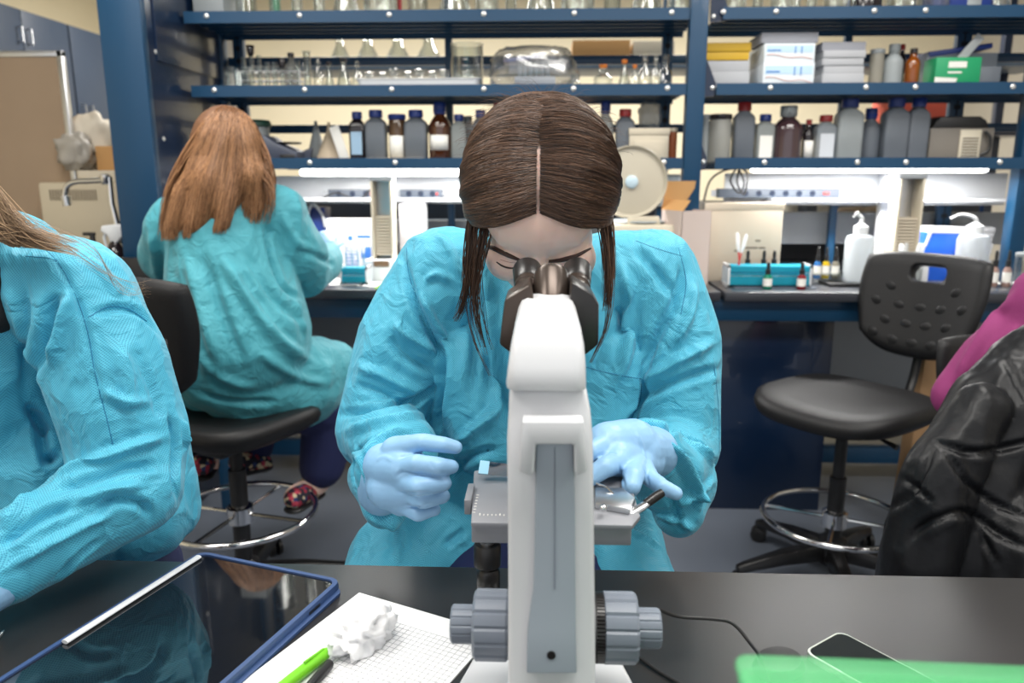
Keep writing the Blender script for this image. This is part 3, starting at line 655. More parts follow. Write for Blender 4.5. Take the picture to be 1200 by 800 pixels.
# ---- top shelf: bottoms of glassware
i = 0; kinds = ['beaker', 'cyl', 'erlen', 'beaker', 'beaker', 'erlen']
carton((222, 262), (-40, 12), 3.13, M_hdl, 'grey_bin', 'pale grey bin at the far left of the top shelf', z=SHZ[1], depth=.2)
x = 264
while x < 800:
    wpx = r.choice([22, 28, 34, 40]); i += 1
    flask((x, x+wpx), -45-r.random()*20, 1, kinds[i % 6] if wpx > 24 else 'cyl', 'clear glass vessel on the left bay top shelf, number %d from the left' % i, Y=3.16+.05*(i % 2), group='glassware on the top shelf'); x += wpx+4
bottle((465, 470), -30, 1, 'jar', M_redcap, M_redcap, 'thin red tube standing between glasses on the top shelf', cat='tube')
bottle((318, 328), -10, 1, 'jar', mat('green_tube', rgb(60, 140, 100), .4), M_hdl, 'small green tube among glasses on the top shelf', cat='tube')
x = 850; i = 0
while x < 1180:
    wpx = r.choice([20, 28, 36]); i += 1
    if i in (6, 9): bottle((x, x+wpx), -50, 1, 'round', M_dark if i == 6 else M_hdl, M_bluecap, 'dark brown bottle on the right bay top shelf' if i == 6 else 'pale plastic bottle on the right bay top shelf')
    else: flask((x, x+wpx), -45-r.random()*20, 1, 'beaker' if wpx > 22 else 'cyl', 'clear glass vessel on the right bay top shelf, number %d from the left' % i, Y=3.16+.05*(i % 2), group='glassware on the top shelf')
    x += wpx+4
carton((1098, 1165), (-30, 2), 3.14, M_bluecap, 'blue_bin', 'dark blue bin at the right end of the top shelf', z=SHZ[1]+.0, depth=.1)
# ================================================================ BENCH ITEMS
def onb(px, Y): return at(px, 300, Y).x
# tall slotted towers
def tower(x0, x1, yt, Y, label, lean=0):
    a, b = at(x0, yt, Y), at(x1, yt, Y); W = b.x-a.x; H = a.z-BT
    t = empty('slide_dispenser', ((a.x+b.x)/2, Y, BT), label=label, cat='dispenser')
    obj('base', MB().box(-W*.8, W*.8, -.07, .09, 0, .085), M_white, t, bevel=.006)
    for s_ in (-1, 1): obj('side_rail', MB().box(s_*W/2-(.009 if s_ > 0 else 0), s_*W/2+(0 if s_ > 0 else .009), -.03, .05, .085, H-.02), M_beige, t, bevel=.002)
    obj('back_plate', MB().box(-W/2, W/2, .05, .058, .085, H), M_steel, t); obj('top_cap', MB().box(-W/2-.003, W/2+.003, -.03, .06, H-.02, H), M_grey, t, bevel=.002)
    b = MB()
    for k in range(int((H-.25)/.012)): b.box(-W/2+.01, W/2-.01, -.02, .045, .10+k*.012, .108+k*.012)
    obj('slide_pile', b, mat('tan_slides', rgb(196, 184, 164), .5), t)
    obj('outlet', MB().box(-W/2+.012, W/2-.012, -.074, -.066, .06, .082), mat('brown_slot', rgb(110, 84, 60), .6), t)
tower(435, 460, 206, 3.06, 'tall beige slotted dispenser tower on the left bench beside the white box')
tower(1052, 1082, 203, 3.02, 'tall beige dispenser tower leaning near the white divider panel')
t, hw, H = carton((467, 495), (239, 318), 3.12, mat('grey_white_case', rgb(176, 174, 178), .5), 'white_case', 'upright grey white case right of the slotted tower', z=BT, depth=.16)
obj('side_band', MB().box(hw-.006, hw+.002, -.003, .16, 0, H+.002), M_white, t, bevel=.002)
# white poster/instrument with blue graphics, on left bench
t, hw, H = carton((382, 437), (256, 318), 3.2, M_white, 'instrument_box', 'white instrument box with blue printed graphics on the left bench', cat='box', z=BT, depth=.05)
b = MB().box(-hw*.05, hw*.15, -.0015, 0, H*.62, H*.70).box(hw*.35, hw*.95, -.0015, 0, H*.66, H*.71)
for k in range(7): b.box(-hw*.2, hw*(.2+.1*(k % 3)), -.0015, 0, H*(.12+k*.06), H*(.135+k*.06))
b.box(hw*.5, hw*.95, -.0015, 0, H*.3, H*.5)
obj('print', b, mat('pale_blue_print', rgb(50, 104, 180), .5), t)
t, hw, H = carton((355, 384), (243, 320), 3.35, M_bluecap, 'blue_crate', 'dark blue crate with white handle behind the auburn haired person', cat='crate', z=BT, depth=.1)
obj('handle', MB().tube(spline([(-.03, -.01, H*.8), (0, -.02, H+.015), (.04, -.02, H*.9), (.05, -.01, H*.7)]), .006, 8), M_white, t)
# test tube racks
def tube_rack(x0, x1, ybase, H, D, Y, label, n, tcol, ends, rows=2):
    a, b = at(x0, ybase, Y), at(x1, ybase, Y); W = b.x-a.x; cx = (a.x+b.x)/2
    t = empty('tube_rack', (cx, Y, BT), label=label, cat='rack')
    for s_ in (-1, 1):
        bb = MB(); x = s_*W/2
        bb.box(x-.004, x+.004, -D/2, D/2, 0, .012).box(x-.004, x+.004, -D/2, D/2, H-.012, H).box(x-.004, x+.004, -D/2, -D/2+.012, 0, H).box(x-.004, x+.004, D/2-.012, D/2, 0, H).box(x-.004, x+.004, -.006, .006, 0, H)
        obj('end_frame', bb, ends, t, bevel=.001)
    for zz in (.012, H*.52, H-.014): obj('tier', MB().box(-W/2+.004, W/2-.004, -D/2+.004, D/2-.004, zz, zz+.008), tcol, t, bevel=.001)
    obj('front_strip', MB().box(-W/2+.004, W/2-.004, -D/2+.001, -D/2+.004, .010, H*.5), tcol, t); obj('front_strip', MB().box(-W/2+.004, W/2-.004, -D/2+.001, -D/2+.004, H*.68, H-.006), tcol, t)
    return t, W, cx
M_cy = milky('cyan_plastic', rgb(40, 175, 200), .15); M_wh = M_white
t, W, cx = tube_rack(850, 944, 333, .085, .10, 2.93, 'cyan tube rack with white ends on the right bench beside the red dropper bottle', 6, M_cy, M_wh)
CAPSC = [rgb(30, 30, 32)]
def dropper(px, pyt, Y, colr, label, z=BT, w_=10, base_y=None, group=None):
    a = at(px, pyt, Y); H = a.z-z; r_ = w_/2/FPX*Y
    t = empty('dropper_bottle', (a.x, Y, z), label=label, cat='dropper bottle', group=group)
    obj('body', MB().lathe([(r_*.9, 0), (r_, H*.03), (r_, H*.45), (r_*.5, H*.55)], 18), milky('liq_'+str(int(colr[0]*999))+str(int(colr[1]*99)), colr, .1, .1), t)
    obj('paper_label', MB().lathe([(r_*1.03, H*.12), (r_*1.03, H*.4)], 18, close=False), M_label, t)
    obj('cap', MB().lathe([(r_*.62, H*.55), (r_*.62, H*.72), (r_*.4, H*.73)], 16), M_black, t)
    obj('bulb', MB().lathe([(r_*.38, H*.73), (r_*.42, H*.9), (r_*.3, H*.98), (.0005, H)], 16), M_black, t)
    return t
dropper(901, 307, 2.85, rgb(20, 150, 120), 'small green dropper bottle standing before the cyan tube rack')
dropper(941, 307, 2.85, rgb(150, 30, 40), 'small red dropper bottle at the right end of the cyan tube rack')
for px, s_ in ((877, 'leftmost'), (896, 'middle'), (908, 'rightmost')): dropper(px, 293, 3.02, rgb(120, 90, 60), 'dark dropper bottle behind the cyan tube rack, '+s_+' of three', group='dropper bottles behind the cyan rack')
def pipette(px0, py0, px1, py1, Y, label, tip=rgb(200, 60, 60), grp=None, cat='pipette'):
    a, b = at(px0, py0, Y), at(px1, py1, Y); t = empty('transfer_pipette', a, label=label, cat=cat, group=grp); d = b-a
    obj('bulb', MB().tube([d*k for k in (.5, .56, .7, .85, .95, 1)], [.003, .0055, .007, .007, .006, .002], 12), milky('pipette_ldpe', (.85, .87, .88), .1), t)
    obj('stem', MB().tube([d*0, d*.2, d*.5], [.0015, .0028, .003], 8), mat('pinkish_stem%d' % int(tip[0]*100), tip, .4), t)
pipette(867, 318, 864, 272, 2.93, 'left of two white bulb pipettes with red stems in the cyan rack', grp=None)
pipette(863, 318, 875, 274, 2.93, 'right of two white bulb pipettes with red stems in the cyan rack')
# small clear rack with three droppers
t, W, cx2 = tube_rack(947, 983, 322, .05, .06, 3.0, 'small clear rack holding blue, yellow and grey dropper bottles', 3, M_glass, M_glass)
for px, c_, n_ in ((960, rgb(60, 130, 200), 'blue'), (970, rgb(220, 190, 30), 'yellow'), (981, rgb(150, 145, 130), 'grey')): dropper(px, 289, 3.0, c_, n_+' dropper bottle in the small clear rack', z=BT+.022, w_=8)
# wash bottles
def wash(px, x0, x1, ytop, ybody, spout, label, Y=2.98, z=BT):
    c_, a, b = at(px, ytop, Y), at(x0, 300, Y), at(x1, 300, Y); cx = (a.x+b.x)/2; r_ = (b.x-a.x)/2; Hb = at(px, ybody, Y).z-z; H = c_.z-z
    t = empty('wash_bottle', (cx, Y, z), label=label, cat='wash bottle')
    obj('body', MB().lathe([(r_*.9, 0), (r_, .006), (r_, Hb*.86), (r_*.9, Hb*.95), (r_*.45, Hb)], 28), milky('white_ldpe', (.62, .66, .69), .08), t)
    obj('cap', MB().lathe([(r_*.5, Hb), (r_*.52, Hb+.028), (r_*.3, Hb+.034), (r_*.2, Hb+.04)], 24), M_white, t)
    s_ = -1
    pts = spline([(0, 0, Hb+.035), (0, 0, Hb+(H-Hb)*.7), (s_*r_*.25, 0, H-.012), (s_*r_*spout*.6, 0, H-.004), (s_*r_*spout, 0, H-.02)])
    obj('spout', MB().tube(pts, [.0075-.004*k/(len(pts)-1) for k in range(len(pts))], 10), M_white, t)
t = empty('black_scale', (onb(995, 2.98), 2.98, BT), label='thin black pad under the wash bottle on the right bench', cat='pad')
obj('pad', MB().box(-.09, .07, -.07, .06, 0, .012), M_black, t, bevel=.003)
wash(1010, 990, 1022, 248, 274, .6, 'white wash bottle with bent spout in front of the divider panel', Y=2.98, z=BT+.012)
wash(1138, 1121, 1156, 250, 273, 1.7, 'white wash bottle with long left pointing spout behind the black chair', Y=3.05)
# right: cup with pipettes, blue box, stacked trays
a, b = at(1045, 300, 2.98), at(1082, 300, 2.98); t = empty('pipette_cup', ((a.x+b.x)/2, 2.98, BT), label='clear beaker full of white pipettes beside the dispenser tower', cat='beaker')
obj('vessel', MB().lathe([(.001, 0), (.055, 0), (.058, .004), (.06, .085), (.057, .085), (.055, .006), (.001, .003)], 28, close=False), M_glass, t)
for k, (x_, y_, dx) in enumerate([(-.02, 0, -.02), (0, .02, .0), (.02, -.01, .03), (.03, .01, .055), (-.01, -.02, -.035)]):
    q = empty('transfer_pipette', (t.location.x+x_*.7, 2.98+y_, BT+.01), label='white bulb pipette in the clear beaker, number %d leaning to the right' % (k+1), cat='pipette', group='pipettes in the clear beaker')
    M_ = Ry(dx*5); obj('bulb', MB().lathe([(.003, .07), (.008, .085), (.009, .13), (.007, .145), (.001, .15)], 12, M_), MATS['pipette_ldpe'], q); obj('stem', MB().lathe([(.0015, 0), (.003, .07)], 8, M_), MATS['pipette_ldpe'], q)
t, hw, H = carton((1085, 1128), (272, 300), 3.1, mat('bright_blue_plastic', rgb(20, 84, 190), .4), 'blue_tip_box', 'bright blue box with white lid behind the left pointing wash bottle', z=BT, depth=.12)
obj('white_lid', MB().prism([(-hw*1.02, H*.72), (-hw*.9, H*.72), (-hw*.7, H*.98), (hw*1.02, H*.98), (hw*1.02, H*1.08), (-hw*.8, H*1.1)], -.12, .004, Rx(PI/2)), M_white, t, bevel=.002, smooth=False)
z = BT
for k in range(9):
    nm_ = ['bottom', 'second', 'third', 'fourth', 'fifth', 'sixth', 'seventh', 'eighth', 'topmost'][k]
    t = empty('paper_ream', (onb(1117, 3.3)+.004*(k % 3), 3.34, z), label=nm_+' grey white pad in the pile behind the blue box, counted from below', cat='pad', group='pads piled behind the blue box')
    obj('pad', MB().box(-.135, .135, -.07, .07, 0, .0215), M_gst, t, bevel=.003); z += .0222
for px, s_ in ((1169, 'left'), (1184, 'right')): dropper(px, 293, 2.95, rgb(180, 150, 140), s_+' dark capped dropper bottle right of the black chair back', w_=9)
bottle((1192, 1212), 296, 0, 'jar', M_glass, M_hdl, 'clear glass jar cut by the right edge on the bench', Y=2.95)
# centre: centrifuge with open lid, carton, beige box
t = empty('centrifuge', (at(752, 280, 3.0).x, 3.06, BT), label='beige centrifuge with its round lid raised, right of the brown haired head', cat='centrifuge')
obj('body', MB().prism(rrect(-.15, .13, -.14, .14, .04), 0, at(750, 262, 3.0).z-BT), M_beige, t, bevel=.012)
zc = at(750, 262, 3.0).z-BT
obj('bowl_rim', MB().lathe([(.10, zc), (.115, zc+.006), (.11, zc+.012), (.09, zc+.004)], 36), M_hdl, t)
lc = at(740, 213, 2.97); R_ = 41/FPX*2.97; ML = T(lc.x-t.location.x, lc.y-3.06, lc.z-BT) @ Ry(-.12) @ Rx(PI/2)
L = obj('lid', MB().lathe([(.001, -.03), (R_*.8, -.03), (R_*.99, -.012), (R_, 0), (R_*.97, .01), (R_*.93, .006), (R_*.90, -.004), (R_*.5, .002), (.001, .004)], 48, ML, close=False), mat('lid_beige', rgb(190, 182, 164), .4), t)
obj('centre_knob', MB().lathe([(.024, .003), (.024, .012), (.018, .016), (.001, .016)], 24, ML), mat('pale_blue_cap', rgb(190, 212, 224), .35), L)
obj('hinge', MB().box(-.06, .06, -.10, -.07, zc-.005, zc+.03), M_beige, t, bevel=.004)
obj('latch', MB().tube([(.11, -.1, zc), (.12, -.08, zc+.05), (.115, -.06, zc+.06)], .006, 8), M_steel, t)
t, hw, H = carton((768, 795), (204, 240), 3.28, mat('pale_blue_grey_bin', rgb(176, 190, 200), .5), 'plastic_bin', 'pale blue grey bin hanging behind the centrifuge lid', z=at(780, 242, 3.28).z, depth=.08)
obj('rim', MB().box(-hw*1.05, hw*1.05, -.005, .085, H-.008, H), M_hdl, t, bevel=.002)
for x_ in (-hw*.7, hw*.6): obj('bracket', MB().box(x_, x_+.02, .02, .06, -(at(780, 242, 3.28).z-BT), 0), M_blue, t)
# open carton
a, b = at(782, 246, 2.97), at(824, 305, 2.97); W = b.x-a.x; Hc = a.z-BT; t = empty('open_carton', ((a.x+b.x)/2, 2.97, BT), rz=.45, label='tall white carton with open brown flaps between the centrifuge and the beige box', cat='box')
wb = MB(); s_ = .066
for q in ((-s_, -s_+.003, -s_, s_), (s_-.003, s_, -s_, s_), (-s_, s_, -s_, -s_+.003), (-s_, s_, s_-.003, s_)): wb.box(*q, 0, Hc)
wb.box(-s_, s_, -s_, s_, 0, .003); obj('walls', wb, mat('white_card_pinkish', rgb(200, 184, 176), .7), t, smooth=False)
obj('flap', MB().box(-s_, s_, 0, .003, 0, .11, T(0, s_, Hc) @ Rx(.25)), M_kraft, t, smooth=False)
obj('flap', MB().box(0, .003, -s_, s_, 0, .05, T(-s_, 0, Hc) @ Ry(.7)), M_kraft, t, smooth=False)
t, hw, H = carton((827, 914), (237, 305), 3.06, mat('cream_foam_box', rgb(196, 184, 166), .7), 'foam_box', 'large cream square box with faint print behind the cyan tube rack', z=BT, depth=.10)
obj('lid_edge', MB().box(-hw-.004, hw+.004, -.004, .104, H-.03, H), MATS['cream_foam_box'], t, bevel=.004)
b = MB()
for x0_, x1_, z0_ in ((.01, .06, .42), (.065, .09, .42), (.05, .07, .51), (-.03, -.012, .38)): b.box(x0_, x1_, -.0015, 0, H*z0_, H*z0_+.006)
obj('print', b, mat('faint_ink', rgb(110, 100, 90), .7), t)
# cable loops at top of right bay
cb = MB()
for pts in ([(824, 238), (832, 212), (848, 200), (865, 197)], [(862, 198), (856, 212), (866, 226), (872, 214), (866, 198)], [(866, 198), (864, 214), (872, 228), (876, 205), (868, 196)]):
    cb.tube(spline([at(x_, y_, 3.15) for x_, y_ in pts], 8), .004, 6)
tag(obj('power_cable', cb, M_black, org=tuple(at(850, 200, 3.15))), label='black looping cable hanging from the right bay lamp by the blue post', cat='cable')
cb = MB().tube(spline([at(x_, y_, 3.24) for x_, y_ in [(378, 232), (395, 226), (420, 234), (434, 222)]]), .004, 6)
tag(obj('power_cable', cb, M_black, org=tuple(at(400, 230, 3.24))), label='black cable across the left power strip beside the slotted tower', cat='cable')
# beige figurines / tubes on the far ledge
for k, (x0_, x1_, yt_, m_, s_) in enumerate([(920, 935, 240, M_beige, 'beige cup'), (937, 955, 240, M_hdg, 'grey can'), (958, 975, 240, M_beige, 'cream jar')]):
    bottle((x0_, x1_), yt_, 10, 'jar', m_, m_, s_+' on the far low shelf under the right power strip', Y=4.0) if SHZ.setdefault(10, zq) else 0
t = empty('paper_roll', (at(993, 258, 4.0).x, 4.0, zq), label='tan rolled cloth lying on the far low shelf', cat='cloth')
obj('roll', MB().tube(spline([(-.16, 0, .03), (-.05, 0, .045), (.06, .0, .05), (.15, 0, .06)]), [.02]*9+[.03]*8+[.025]*8, 12), mat('tan_cloth', rgb(196, 170, 140), .8), t)
# left tube rack, papers
t, W, cx = tube_rack(402, 432, 318, .07, .08, 2.93, 'small cyan and white tube rack on the left bench by the auburn haired person', 3, M_cy, M_wh)
for k in range(4):
    pipette(406+7*k, 312, 404+7*k, 278+4*(k % 2), 2.93, 'clear pipette number %d from the left in the small cyan rack' % (k+1), tip=rgb(120, 170, 200), grp='pipettes in the small cyan rack')
def sheet(px, py, W, D, rz, label, m=None, Z=BT, th=.0015, nm='paper_sheet', lines=None, cat='paper'):
    c = atz(px, py, Z); t = empty(nm, c, rz, label=label, cat=cat)
    obj('sheet', MB().box(-W/2, W/2, -D/2, D/2, 0, th), m or mat('white_paper', (.80, .80, .79), .7), t); return t
sheet(412, 330, .15, .20, .1, 'white paper on the left bench in front of the small rack'); sheet(452, 332, .16, .2, -.15, 'white paper with green pen on the left bench')
def pen(p0, p1, r_, m, tipm, label, capm=None, nm='pen'):
    p0 = Vector(p0); p1 = Vector(p1); t = empty(nm, p0, label=label, cat='pen'); d = p1-p0
    obj('barrel', MB().tube([d*0, d*.04, d*.85, d*.88], [r_*.7, r_, r_, r_*.9], 14), m, t); obj('tip', MB().tube([d*.88, d*.96, d], [r_*.8, r_*.4, r_*.12], 12), tipm, t)
    obj('clip', MB().tube([d*.05+Vector((0, 0, r_)), d*.3+Vector((0, 0, r_*1.3))], r_*.2, 6), capm or m, t); return t
pen(atz(423, 334, BT+.006), atz(437, 322, BT+.006), .004, M_black, M_black, 'black pen lying on the left bench papers')
pen(atz(440, 338, BT+.006), atz(458, 325, BT+.006), .004, mat('lime_plastic', rgb(130, 205, 50), .4), M_black, 'lime green pen lying on the left bench papers')
sheet(1008, 332, .30, .15, .05, 'wide white paper sheet on the right bench under the wash bottle'); sheet(1185, 330, .25, .2, -.2, 'white papers on the bench right of the black chair')
t = sheet(905, 336, .30, .10, 0, 'grey mat under the cyan tube rack on the right bench', m=M_ps, nm='bench_mat', th=.003, cat='mat')
pen(atz(1162, 322, BT+.006), atz(1178, 334, BT+.006), .003, M_black, M_steel, 'black pen on papers right of the black chair')
# box hidden portion behind: pinkish tag things right of brown head (bottom shelf edge)
# ================================================================ LEFT SINK CORNER
e = empty('sink_cabinet', (-2.2, 3.1, 0), label='dark sink counter at the left behind the foreground shoulder', cat='cabinet')
obj('worktop', MB().box(-3.2, -1.38, 2.62, 3.7, .88, .915), M_bt, e, bevel=.004, world=True); obj('body', MB().box(-3.2, -1.4, 2.66, 3.7, 0, .88), M_blued, e, world=True)
obj('back_upstand', MB().box(-1.56, -1.38, 2.70, 2.73, .915, 1.03), M_black, e, world=True, bevel=.003)
t = empty('ice_machine', (-1.98, 3.3, .915), label='beige metal machine with a vent grille behind the tap', cat='machine')
obj('case', MB().box(-.20, .19, 0, .35, 0, .375), mat('beige_enamel', rgb(196, 184, 160), .4), t, bevel=.012)
b = MB()
for k in range(17): b.box(-.15+.0125*k, -.144+.0125*k, -.003, 0, .30, .345)
obj('vent', b, mat('vent_slots', rgb(120, 108, 90), .6), t)
t = empty('notice_board', (-2.5, 3.42, .915), label='beige board with aluminium frame standing at the far left', cat='board')
obj('panel', MB().box(-.45, .42, 0, .02, .0, .92), mat('beige_board', rgb(160, 138, 114), .8), t); 
obj('frame', MB().box(.40, .425, -.006, .024, 0, .93).box(-.45, .425, -.006, .024, .905, .93), M_steel, t, bevel=.003)
# tap
Yt = 2.98; t = empty('lab_tap', (at(137, 262, Yt).x, Yt, .915), label='chrome swan neck laboratory tap over the sink counter', cat='tap')
o_ = Vector((t.location.x, Yt, .915)); q = lambda x_, y_: at(x_, y_, Yt)-o_
obj('riser', MB().tube([Vector((0, 0, 0)), q(137, 262), q(131, 238), q(128, 207)], [.014, .012, .012, .012], 12), M_chrome, t)
obj('valve', MB().lathe([(.016, -.02), (.02, -.015), (.02, .015), (.012, .02)], 16, T(*q(124, 210))), M_chrome, t)
obj('spout', MB().tube(spline([q(124, 211), q(105, 212), q(88, 213), q(79, 218), q(76, 229), q(77, 240)]), .011, 12), M_chrome, t)
obj('nozzle', MB().tube([q(77, 230), q(79, 241)], .016, 12), M_steel, t)
# spray bottle
t = empty('spray_bottle', (at(137, 305, 2.85).x, 2.85, .915), label='dark spray bottle with white trigger and label behind the foreground shoulder', cat='spray bottle')
H = at(137, 285, 2.85).z-.915; sc_ = 1
obj('body', MB().lathe([(.036, 0), (.04, .006), (.04, H*.75), (.02, H), (.014, H+.01)], 24), M_dark, t); obj('paper_label', MB().lathe([(.0405, H*.15), (.0405, H*.6)], 24, close=False), M_label, t)
obj('trigger_head', MB().prism([(-.045, .045), (-.04, .066), (.03, .072), (.042, .06), (.04, .03), (.012, .0), (-.012, .0), (-.02, .03)], -.014, .014, T(0, 0, H) @ Rx(PI/2)), M_white, t, bevel=.005)
obj('trigger', MB().tube([(-.03, 0, H+.045), (-.04, 0, H+.02), (-.034, 0, H-.015)], [.007, .006, .005], 8), M_white, t)
t = empty('pump_bottle', (at(111, 300, 2.9).x, 2.9, .915), label='small black pump soap bottle left of the spray bottle', cat='bottle')
H = at(111, 272, 2.9).z-.915
obj('body', MB().lathe([(.026, 0), (.028, .005), (.028, H*.6), (.012, H*.75), (.009, H*.95)], 20), M_black, t); obj('pump', MB().box(-.035, .012, -.007, .007, H*.93, H), M_black, t, bevel=.003)
t = empty('towel', (at(157, 315, 2.75).x, 2.78, .915), label='folded white cloth on the sink counter by the blue panel', cat='cloth')
obj('fold', MB().prism(rrect(-.06, .06, -.05, .05, .015), 0, .022), M_label, t, bevel=.008)
zt = .915+.376
t = empty('foam_block', (at(113, 203, 3.35).x, 3.42, zt), label='flat cream foam block on top of the beige machine', cat='block'); obj('block', MB().prism(rrect(-.09, .10, -.08, .08, .02), 0, .05), M_cream, t, bevel=.006)
bag('crumpled_bag', 'crumpled grey clear plastic bag on the beige machine', 92, 200, 3.40, .13, .15, .12, mat('grey_crumple', rgb(166, 160, 150), .35, bump=.5, bscale=40), 8, z=zt+.05, amp=.3)
bag('paper_bag', 'tall white crumpled paper bag near the blue panel', 112, 200, 3.52, .17, .24, .12, mat('white_bag', rgb(222, 212, 194), .6), 11, z=zt+.05, amp=.25)
carton((111, 136), (171, 190), 3.42, M_kraft, 'cardboard_box', 'small tan box beside the white paper bag', z=zt+.05, depth=.05)
t = empty('waste_bowl', atz(332, 512, 0), label='white round bowl on the floor under the rear bench', cat='bowl')
obj('bowl', MB().lathe([(.001, 0), (.07, 0), (.12, .05), (.125, .055), (.115, .05), (.065, .008), (.001, .008)], 32, close=False), M_white, t)
# ================================================================ STOOLS
M_pu = mat('black_pu_foam', (.010, .010, .011), .48, spec=.3, bump=.25, bscale=250)
M_frame = mat('black_frame', (.010, .010, .011), .35)
def stool(x, y, rz, sh, label, backh=.36, backup=.20, ring_h=.24, base_r=.30, group=None, backoff=.27, sw=.45, spin=0.3, back=True, tilt=-.18, ring_r=.225, bw=.215):
    # local frame: the sitter faces -y
    t = empty('lab_stool', (x, y, 0), rz, label=label, cat='stool', group=group)
    n = 40; rs = []
    def ring(k, z, drop):
        out = []
        for i in range(n):
            a = 2*PI*i/n; c, s = math.cos(a), math.sin(a)
            X = math.copysign(abs(c)**.62, c)*sw/2*k; Y = math.copysign(abs(s)**.62, s)*sw/2*.95*k
            dz = -drop*max(0, -Y/(sw/2))**3+(.008*(abs(X)/(sw/2))**2)*k
            out.append(Vector((X, Y, z+dz)))
        return out
    obj('seat', MB().loft([ring(.55, sh-.075, .0), ring(.86, sh-.07, .01), ring(.97, sh-.05, .03), ring(1.0, sh-.03, .03), ring(.98, sh-.012, .03), ring(.9, sh-.001, .03), ring(.6, sh-.010, .02), ring(.2, sh-.014, 0)]), M_pu, t, angle=70)
    obj('seat_plate', MB().box(-.10, .10, -.12, .14, sh-.10, sh-.074), M_frame, t, bevel=.006)
    if back:
        zb = sh+backup; pr = []
        NX, NZ = 26, 20; M_ = T(0, backoff, zb) @ Rx(tilt)
        def outline(u, v):   # u -1..1, v 0..1 rounded trapezoid
            X = u*bw*(.86+.14*math.sin(v*PI*.75)); 
            zz = v*backh
            e = abs(u)**3.2; zz = zz*(1-.16*e)+(.035*e)*(1-v)*1.0+0.03*e
            return X, zz
        b = MB(); vf = []; hole = lambda u, v: abs(u) < .34 and .70 < v < .90
        grid = {}
        for side in (0, 1):
            for i in range(NX+1):
                for j in range(NZ+1):
                    u = -1+2*i/NX; v = j/NZ; X, zz = outline(u, v)
                    curve = .05*(X/bw)**2
                    ed = min(1, (1-abs(u))*7, v*8, (1-v)*8); thk = .021*math.sqrt(max(0.0, 1-(1-ed)**2))+.002
                    Y = -curve+(thk if side else -thk)
                    grid[side, i, j] = len(b.v); b.v.append(tuple(M_ @ Vector((X, Y, zz))))
        F = []
        for i in range(NX):
            for j in range(NZ):
                F.append((grid[0, i, j], grid[0, i+1, j], grid[0, i+1, j+1], grid[0, i, j+1])); F.append((grid[1, i, j], grid[1, i, j+1], grid[1, i+1, j+1], grid[1, i+1, j]))
        for i in range(NX): F.append((grid[0, i, 0], grid[0, i+1, 0], grid[1, i+1, 0], grid[1, i, 0])); F.append((grid[0, i, NZ], grid[0, i+1, NZ], grid[1, i+1, NZ], grid[1, i, NZ]))
        for j in range(NZ): F.append((grid[0, 0, j], grid[0, 0, j+1], grid[1, 0, j+1], grid[1, 0, j])); F.append((grid[0, NX, j], grid[0, NX, j+1], grid[1, NX, j+1], grid[1, NX, j]))
        b.f = F; b.mi = [0]*len(F)
        bo = obj('backrest', b, M_pu, t, angle=75)
        ct = obj('cutter', MB().prism(rrect(-.062, .062, backh*.72, backh*.88, .026, 8), -.2, .2, M_ @ Rx(PI/2)), M_pu, None, bevel=0)
        md = bo.modifiers.new('b', 'BOOLEAN'); md.operation = 'DIFFERENCE'; md.solver = 'EXACT'; md.object = ct; bo.parent = None
        dg = bpy.context.evaluated_depsgraph_get(); dg.update(); nm = bpy.data.meshes.new_from_object(bo.evaluated_get(dg)); bo.modifiers.clear()
        if len(nm.polygons) > 50: bo.data = nm
        bo.parent = t; bpy.data.objects.remove(ct)
        for r_ in range(4):
            for c_ in range(5):
                u = -.72+.36*c_+(.18 if r_ % 2 else 0); v = .12+.17*r_
                if abs(u) > .8 or (abs(u) < .5 and v > .55): continue
                X, zz = outline(u, v); p = M_ @ Vector((X, -.05*(X/bw)**2-.0185, zz))
                obj('grip_bump', MB().ell(p, (.024, .007, .020), n=16), M_pu, bo)
        obj('back_bar', MB().tube(spline([(0, .08, sh-.088), (0, backoff-.04, sh-.088), (0, backoff+.02, sh-.03), (0, backoff+.045, zb), (0, backoff+.06, zb+.13)]), .016, 8, flat=.5), M_frame, t)
        obj('back_mount', MB().box(-.05, .05, backoff+.012, backoff+.06, zb+.03, zb+.13, T(0, 0, 0)), M_frame, t, bevel=.006)
    obj('gas_column', MB().lathe([(.026, .10), (.026, ring_h+.14), (.019, ring_h+.14), (.019, sh-.1)], 20), M_frame, t)
    obj('lever', MB().tube([(0, 0, sh-.09), (.14, -.03, sh-.10), (.2, -.04, sh-.11)], [.005, .005, .009], 8), M_frame, t)
    RR = ring_r
    fr = obj('foot_ring', MB().tube([(RR*math.cos(2*PI*k/48), RR*math.sin(2*PI*k/48), ring_h) for k in range(49)], .010, 10, cap=False), M_chrome, t)
    obj('hub', MB().lathe([(.030, ring_h-.03), (.040, ring_h-.028), (.040, ring_h+.02), (.030, ring_h+.026)], 20), M_chrome, t)
    for k in range(4):
        a = spin+PI/2*k; obj('spoke', MB().tube([(.035*math.cos(a), .035*math.sin(a), ring_h-.002), (RR*math.cos(a), RR*math.sin(a), ring_h-.002)], .006, 8), M_chrome, fr)
    obj('base_hub', MB().lathe([(.045, .07), (.05, .08), (.045, .15), (.03, .16)], 20), M_frame, t)
